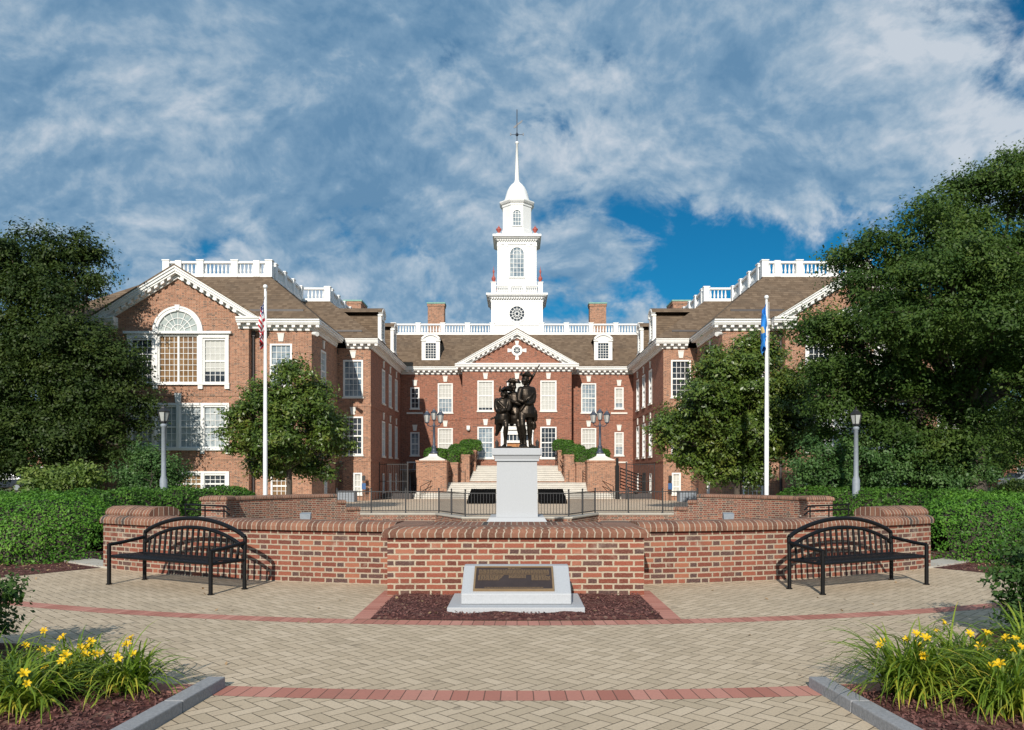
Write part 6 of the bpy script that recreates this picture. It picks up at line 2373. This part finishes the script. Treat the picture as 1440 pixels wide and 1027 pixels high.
def hedge(name, label, path, half, z0, z1, n, leaf, seed, mat='leaf_hedge', group=None, cat='hedge', lumps=0.10):
    """clipped hedge: rounded cross-section along a path with rounded ends"""
    rs = np.random.RandomState(seed)
    path = np.array(path, float)
    seg = np.linalg.norm(np.diff(path, axis=0), axis=1)
    cum = np.concatenate([[0], np.cumsum(seg)])
    L = cum[-1]
    mid = path[len(path) // 2]
    t = thing(name, label, cat, (mid[0], mid[1], z0), group)
    org = np.array([mid[0], mid[1], z0])
    def surf(s, th, shrink=0.0):
        s_ = np.clip(s, 0, L)
        x = np.interp(s_, cum, path[:, 0]); y = np.interp(s_, cum, path[:, 1])
        x2 = np.interp(np.clip(s_ + .05, 0, L), cum, path[:, 0]); y2 = np.interp(np.clip(s_ + .05, 0, L), cum, path[:, 1])
        x1 = np.interp(np.clip(s_ - .05, 0, L), cum, path[:, 0]); y1 = np.interp(np.clip(s_ - .05, 0, L), cum, path[:, 1])
        tx, ty = x2 - x1, y2 - y1
        ll = np.sqrt(tx * tx + ty * ty) + 1e-9
        tx, ty = tx / ll, ty / ll
        over = np.where(s < 0, s, np.where(s > L, s - L, 0.0))
        k = np.sqrt(np.clip(1 - (over / (half * 1.001)) ** 2, 0, 1))
        c, sn = np.cos(th), np.sin(th)
        sg = lambda q, p: np.sign(q) * np.abs(q) ** p
        wob = 1 + lumps * (np.sin(s * 2.1 + seed) * np.sin(th * 3 + s) * 0.5 + 0.5 * np.sin(s * 5.3 + th * 5 + seed))
        off = half * sg(c, 0.88) * k * wob * (1 - shrink)
        zz = z0 + (z1 - z0) * np.clip(sg(sn, 0.85), 0, 1) * (0.35 + 0.65 * k ** 0.6) * (1 + lumps * 0.35 * np.sin(s * 3.1 + th * 2)) * (1 - shrink * 0.6)
        return np.stack([x + tx * over * (1 - shrink) - ty * off, y + ty * over * (1 - shrink) + tx * off, zz], -1)
    s = rs.uniform(-half, L + half, n)
    th = rs.uniform(-0.05, pi + 0.05, n)
    P = surf(s, th)
    e1 = surf(s + 0.02, th) - P
    e2 = surf(s, th + 0.02) - P
    N = np.cross(e1, e2)
    N /= np.linalg.norm(N, axis=1, keepdims=True) + 1e-9
    cen = np.stack([np.interp(np.clip(s, 0, L), cum, path[:, 0]), np.interp(np.clip(s, 0, L), cum, path[:, 1]), np.full(n, (z0 + z1) / 2 - 0.2)], -1)
    N *= np.sign(np.sum(N * (P - cen), axis=1, keepdims=True) + 1e-9)
    cl = np.sin(P[:, 0] * 11 + 2 * np.sin(P[:, 2] * 9)) * np.sin(P[:, 1] * 12 + P[:, 2] * 7)
    P = P + N * (rs.normal(size=(n, 1)) * 0.035 + 0.05 * cl[:, None])
    tone = np.clip(0.30 + 0.22 * cl + rs.rand(n) * 0.55, 0, 1)
    leaves('foliage', mat, P - org, N * 1.0 + rs.normal(size=(n, 3)) * 0.62 + np.array([0, -0.05, 0.1]), leaf * rs.uniform(0.7, 1.3, n), t, 0.6, tone, 0.1, seed)
    ns, nt = int(max(8, (L + 2 * half) / 0.25)), 14
    S_, T_ = np.meshgrid(np.linspace(-half * .95, L + half * .95, ns), np.linspace(0, pi, nt), indexing='ij')
    V = surf(S_.ravel(), T_.ravel(), 0.09)
    mb = MB()
    fs = [(i * nt + j, i * nt + j + 1, (i + 1) * nt + j + 1, (i + 1) * nt + j) for i in range(ns - 1) for j in range(nt - 1)]
    mb.add(V.tolist(), fs, None, True)
    mb.build('core_shell', 'twig', t)  # dark brown core shell just inside the leaves, one plain surface
    return t


for s in (-1, 1):
    sd_ = 'left' if s < 0 else 'right'
    hedge('hedge', 'big rounded clipped green hedge beside the %s end of the brick wall' % sd_, [(s * x, y) for x, y in ((8.45, 14.15), (9.5, 14.3), (11, 14.6), (13, 15.0), (16, 15.6))], 1.3, 0.0, 1.08, 80000, 0.046, 60 + s)
    hedge('hedge', 'long low curved clipped hedge behind the %s bench, ending by the short brick wall' % sd_, [pol(13.6, s * D(68 + 3 * k)) for k in range(21)], 0.75, -0.25, 0.92, 30000, 0.085, 63 + s, 'leaf_hedge_dark')

# clipped shrubs on the stair cheeks
shr = [(612, 640, 17, 63.2), (630, 642, 18, 64.0), (648, 635, 18, 65.2), (662, 628, 17, 66.8)]
nm = ['beside the lamp base', 'second from the lamp', 'third from the lamp', 'nearest the doorway']
for s in (-1, 1):
    for k, (u, v, r, Y) in enumerate(shr):
        x, y, z = px(u, v, Y)
        x = abs(x) * s
        R = r / 1120 * Y
        zb_ = (2.45, 2.33, 2.98, 3.38)[k]
        hedge('round_shrub', 'rounded clipped shrub on the %s stair wall, %s' % ('left' if s < 0 else 'right', nm[k]), [(x - 0.2 * R, y), (x, y), (x + 0.2 * R, y)], R * 0.72, zb_, z + R * 0.55, 2600, 0.11, 70 + k + 10 * s, 'leaf_hedge_dark', 'clipped shrubs on the stair walls', 'shrub')

# broadleaf bushes at the frame's lower corners
tree('holly_bush', 'dark glossy bush at the left edge behind the yellow lilies', 'bush', (-4.25, 6.35, 0.0), 0.04,
     [(-4.42, 6.35, 0.30, 0.30, 0.3, 0.28), (-4.65, 6.2, 0.42, 0.34, 0.34, 0.34), (-4.16, 6.45, 0.56, 0.10, 0.10, 0.12), (-4.5, 6.5, 0.2, 0.3, 0.3, 0.2)], 420, 20, 0.055, 'leaf_yew', 81, twig=0.22, spread=0.05, nbr=40)
tree('holly_bush', 'larger leafy bush beyond the left edge of the lily bed', 'bush', (-4.7, 5.1, 0.0), 0.05,
     [(-4.7, 5.1, 0.6, 0.7, 0.6, 0.55), (-4.4, 5.3, 0.75, 0.45, 0.4, 0.4), (-5.1, 5.0, 0.5, 0.6, 0.5, 0.5)], 420, 20, 0.055, 'leaf_yew', 82, twig=0.25, spread=0.06, nbr=30)
tree('holly_bush', 'dark green leafy bush at the right edge above the lilies', 'bush', (4.75, 7.0, 0.0), 0.05,
     [(4.72, 7.0, 0.42, 0.42, 0.4, 0.40), (4.85, 7.05, 0.72, 0.36, 0.36, 0.30), (5.2, 7.1, 0.6, 0.5, 0.5, 0.5), (4.5, 6.95, 0.55, 0.26, 0.26, 0.24), (4.8, 6.8, 0.22, 0.4, 0.36, 0.25)], 900, 22, 0.055, 'leaf_yew', 83, twig=0.24, spread=0.05, nbr=60)


def blades(name, n, base, spread, lmin, lmax, width, mat, parent, seed, elev=(38, 84), droop=1.25):
    rs = np.random.RandomState(seed)
    K = 7
    az = rs.rand(n) * 2 * pi
    el = np.radians(rs.uniform(*elev, n))
    L = rs.uniform(lmin, lmax, n)
    r0 = np.sqrt(rs.rand(n)) * spread
    a0 = rs.rand(n) * 2 * pi
    P = np.stack([r0 * np.cos(a0), r0 * np.sin(a0), np.zeros(n)], -1)
    dr = rs.uniform(0.9, 2.3, n) * droop
    side = np.stack([-np.sin(az), np.cos(az), np.zeros(n)], -1)
    tw = rs.normal(size=n) * 0.25
    V = np.empty((n, K + 1, 2, 3))
    for k in range(K + 1):
        f = k / K
        w_ = width * (1 - f ** 2.2) * (0.55 + 0.45 * min(1, f * 4)) + 0.0006
        sd = side + np.array([0, 0, 1.0]) * (tw * (0.3 + f))[:, None]
        V[:, k, 0] = P - sd * w_ * 0.5
        V[:, k, 1] = P + sd * w_ * 0.5
        e_ = el - dr * f ** 1.5 * 1.15
        P = P + np.stack([np.cos(az) * np.cos(e_), np.sin(az) * np.cos(e_), np.sin(e_)], -1) * (L / K)[:, None]
        P[:, 2] = np.maximum(P[:, 2], 0.025)
    me = bpy.data.meshes.new(name)
    nvb = (K + 1) * 2
    me.vertices.add(n * nvb)
    me.vertices.foreach_set('co', V.reshape(-1))
    q = np.array([[2 * k, 2 * k + 1, 2 * k + 3, 2 * k + 2] for k in range(K)])
    idx = (np.arange(n)[:, None, None] * nvb + q[None]).reshape(-1)
    me.loops.add(len(idx)); me.polygons.add(n * K)
    me.loops.foreach_set('vertex_index', idx)
    me.polygons.foreach_set('loop_start', np.arange(n * K) * 4)
    me.polygons.foreach_set('loop_total', np.full(n * K, 4))
    me.polygons.foreach_set('use_smooth', np.ones(n * K, bool))
    tone = rs.rand(n)
    uvs = np.empty((n, K * 4, 2))
    fk = np.repeat(np.arange(K) / K, 4)[None]
    uvs[:, :, 0] = np.clip(tone[:, None] * 0.92 + 0.25 * (fk > 0.75) * (rs.rand(n)[:, None] > 0.6), 0, 1)
    uvs[:, :, 1] = fk
    ul = me.uv_layers.new(name='UVMap')
    ul.data.foreach_set('uv', uvs.reshape(-1))
    me.materials.append(MATS[mat])
    me.update(); me.validate()
    o = bpy.data.objects.new(name, me)
    COL.objects.link(o)
    o.parent = parent
    return o


def lily(x, y, n, size, nfl, label, seed):
    t = thing('daylily_clump', label, 'flowers', (x, y, 0.03), 'daylily clumps in the corner beds')
    rr = random.Random(seed)
    blades('leaf_blades', n, (0, 0, 0), 0.17 * size / 0.5, 0.40 * size / 0.5, 0.80 * size / 0.5, 0.0165, 'leaf_lily', t, seed)
    for k in range(int(nfl * 1.8)):
        a = rr.uniform(0, 2 * pi)
        ln = rr.uniform(0.30, 0.46) * size / 0.5
        out_ = rr.uniform(0.05, 0.34)
        p1 = Vector((out_ * cos(a), out_ * sin(a), ln))
        p0 = Vector((rr.uniform(-.08, .08), rr.uniform(-.08, .08), 0))
        mb = MB()
        mid = (p0 + p1) / 2 + Vector((0, 0, 0.04))
        mb.tube([p0, mid, p1], [0.0045, 0.004, 0.003], 5)
        bud = p1 + Vector((rr.uniform(-.03, .03), rr.uniform(-.03, .03), -.03))
        mb.sphere(bud, (0.009, 0.009, 0.022), 6, 5)
        st_ = mb.build('flower_stem', 'stalk', t, local=True)
        # six recurved petals round a throat, facing out and up
        f = Vector((cos(a) * 0.6 + rr.uniform(-.4, .4), -0.55 + rr.uniform(-.4, .4), 0.55 + rr.uniform(-.2, .3))).normalized()
        sx_ = f.cross(Vector((0, 0, 1))).normalized()
        sy_ = sx_.cross(f)
        vs, fs, uv = [], [], []
        R = rr.uniform(0.022, 0.034)
        tn = rr.uniform(0.1, 0.9)
        for q in range(6):
            b_ = 2 * pi * q / 6 + rr.uniform(-.1, .1)
            dv = sx_ * cos(b_) + sy_ * sin(b_)
            tv = f.cross(dv)
            w_ = R * (0.46 if q % 2 else 0.34)
            o0 = len(vs)
            for (rad, h, ww) in ((0.08, -0.55, 0.15), (0.35, 0.05, 0.75), (0.7, 0.36, 1.0), (1.0, 0.34, 0.6), (1.16, 0.22, 0.06)):
                c_ = p1 + dv * R * rad + f * R * h
                vs += [c_ - tv * w_ * ww * 0.5 * 1.4 + f * R * 0.06, c_, c_ + tv * w_ * ww * 0.5 * 1.4 + f * R * 0.06]
            for r_ in range(4):
                for c2 in range(2):
                    i0 = o0 + r_ * 3 + c2
                    fs.append((i0, i0 + 1, i0 + 4, i0 + 3))
                    uv.append([(tn, 0)] * 4)
        mb = MB()
        mb.add(vs, fs, uv, True)
        mb.build('flower', 'petal', st_, local=True)


lily(-2.60, 5.32, 260, 0.36, 4, 'daylily clump with yellow flowers at the tip of the left bed, by the kerb end', 101)
lily(-3.00, 5.42, 250, 0.38, 4, 'yellow daylily clump at the rear middle of the left bed', 102)
lily(-3.45, 5.40, 230, 0.37, 2, 'daylily clump at the rear left edge of the left bed', 103)
lily(-3.02, 4.90, 270, 0.37, 4, 'yellow daylily clump at the front of the left bed, cut by the lower left corner', 104)
lily(-3.40, 4.85, 240, 0.37, 2, 'daylily clump at the far left front of the left bed', 105)
lily(2.60, 5.22, 420, 0.48, 4, 'sprawling daylily clump with yellow leaves at the tip of the right bed', 106)
lily(3.12, 5.50, 260, 0.47, 3, 'daylily clump with yellow flowers at the rear of the right bed', 107)
lily(3.00, 4.85, 300, 0.42, 3, 'daylily clump at the front of the right bed, in the lower right corner', 108)
lily(3.42, 5.20, 260, 0.46, 3, 'tall daylily clump at the right edge of the view', 109)
lily(3.75, 5.75, 200, 0.52, 2, 'daylily clump beneath the right-hand bush', 110)


# ------------------------------------------------------------------ parked cars far off on both sides
def car(x, y, z, rz, paint, label):
    t = thing('parked_car', label, 'car', (x, y, z), None, rz)
    W2 = 0.88
    body = [(-2.2, .32), (-2.25, .62), (-2.15, .86), (-1.25, .96), (-0.55, 1.42), (0.85, 1.46), (1.75, 1.02), (2.2, .92), (2.25, .5), (2.15, .3)]
    mb = MB()
    mb.prism(body, lambda a, b, d: (a, d * (1 - 0.14 * max(0, (b - .9) / .5)), b), -W2, W2)
    mb.build('body', paint, t, local=True, bevel=0.05)
    for q in (-1, 1):
        mb = MB()
        for pl_ in ([(-1.0, .98), (-0.5, 1.36), (0.1, 1.38), (0.1, .98)], [(0.2, .98), (0.2, 1.38), (0.82, 1.39), (1.45, 1.0)]):
            mb.prism(pl_, lambda a, b, d: (a, q * (W2 * (1 - 0.14 * max(0, (b - .9) / .5)) + d), b), -0.02, 0.012)
        mb.build('side_window', 'car_glass', t, local=True)
    for (xa, za, xb, zb_) in ((-1.22, .985, -0.60, 1.405), (0.92, 1.45, 1.70, 1.06)):
        mb = MB()
        dx_, dz_ = (-.012, .012) if xa < 0 else (.012, .012)
        mb.quad((xa + dx_, -.76, za + dz_), (xb + dx_, -.70, zb_ + dz_), (xb + dx_, .70, zb_ + dz_), (xa + dx_, .76, za + dz_))
        mb.build('windscreen', 'car_glass', t, local=True)
    for xx in (-1.4, 1.4):
        for q in (-1, 1):
            mb = MB()
            M_ = lambda r, d: [(xx + r * cos(2 * pi * k / 20), q * d, 0.33 + r * sin(2 * pi * k / 20)) for k in range(20)]
            vs = M_(.33, .70) + M_(.33, .90)
            mb.add(vs, [(k, (k + 1) % 20, 20 + (k + 1) % 20, 20 + k) for k in range(20)] + [tuple(range(20)), tuple(range(20, 40))])
            wh = mb.build('wheel', 'rubber', t, local=True)
            mb = MB()
            vs = M_(.21, .89) + M_(.21, .912)
            mb.add(vs, [(k, (k + 1) % 20, 20 + (k + 1) % 20, 20 + k) for k in range(20)] + [tuple(range(20)), tuple(range(20, 40))])
            mb.build('rim', 'car_silver', wh, local=True)
    for q in (-1, 1):
        mb = MB(); mb.box(-2.27, -2.12, *sorted((q * .52, q * .84)), .64, .80); mb.build('headlight', 'lamp_glass', t, local=True)
        mb = MB(); mb.box(2.13, 2.265, *sorted((q * .58, q * .84)), .68, .84); mb.build('tail_light', 'terracotta', t, local=True)
car(-39.5, 61, 0.05, radians(12), 'car_dark', 'dark parked car half hidden at the far left edge')
car(46.5, 73, 0.0, radians(200), 'car_silver', 'pale blue-grey parked car at the far right edge beyond the lawn')
# street house beyond the cars on either side
for s, lab in ((-1, 'distant red brick house beyond the dark car on the left'), (1, 'distant red brick house beyond the lawn on the right')):
    H = thing('brick_house', lab, 'house', (s * 72, 110, -0.5))
    ox, oy = s * 72, 110
    Fh = Fr((ox, oy - 5, 0), (1, 0, 0), FRONT)
    mb = MB()
    ops = [(u - .6, u + .6, z, z + 1.7) for u in (-9, -5.5, 5.5, 9, 0) for z in (0.6, 3.7)]
    wall(mb, Fh, -12, 12, -0.6, 6.2, ops)
    for q in (-1, 1):
        wall(mb, Fr((ox + q * 12, oy, 0), (0, 1, 0), (q, 0, 0)), -5, 5, -0.6, 6.2)
    mb.build('wall', 'far_brick', H)
    mb = MB()
    frustum(mb, (ox - 12.5, ox + 12.5, oy - 5.5, oy + 5.5), (ox - 9, ox + 9, oy - .2, oy + .2), 6.2, 9.2)
    mb.build('roof', 'shingle', H)
    for a, b, c_, d_ in ops:
        mb = MB()
        for (p, q) in ((a, a + .1), (b - .1, b), ((a + b) / 2 - .03, (a + b) / 2 + .03)):
            Fh.box(mb, p, q, c_, d_, -0.12, 0.03)
        for z in (c_, (c_ + d_) / 2 - .05, d_ - .1):
            Fh.box(mb, a + .1, b - .1, z, z + .1, -0.118, 0.028)
        w_ = mb.build('window', 'white_paint', H)
        mb = MB(); mb.quad(Fh.p(a, c_, -.1), Fh.p(b, c_, -.1), Fh.p(b, d_, -.1), Fh.p(a, d_, -.1)); mb.build('pane', 'pane_dark', w_)
# low yellow-green shrub on the far lawn
x, y, z = px(1428, 690, 48)
tree('laurel_shrub', 'low yellow-green shrub on the far right lawn', 'shrub', (x, y, -0.4), 0.06, lobes_px([(1428, 688, 14), (1415, 692, 12), (1445, 690, 16)], 48, 9), 240, 14, 0.2, 'leaf_laurel', 91, twig=0.4, spread=0.14, nbr=8)
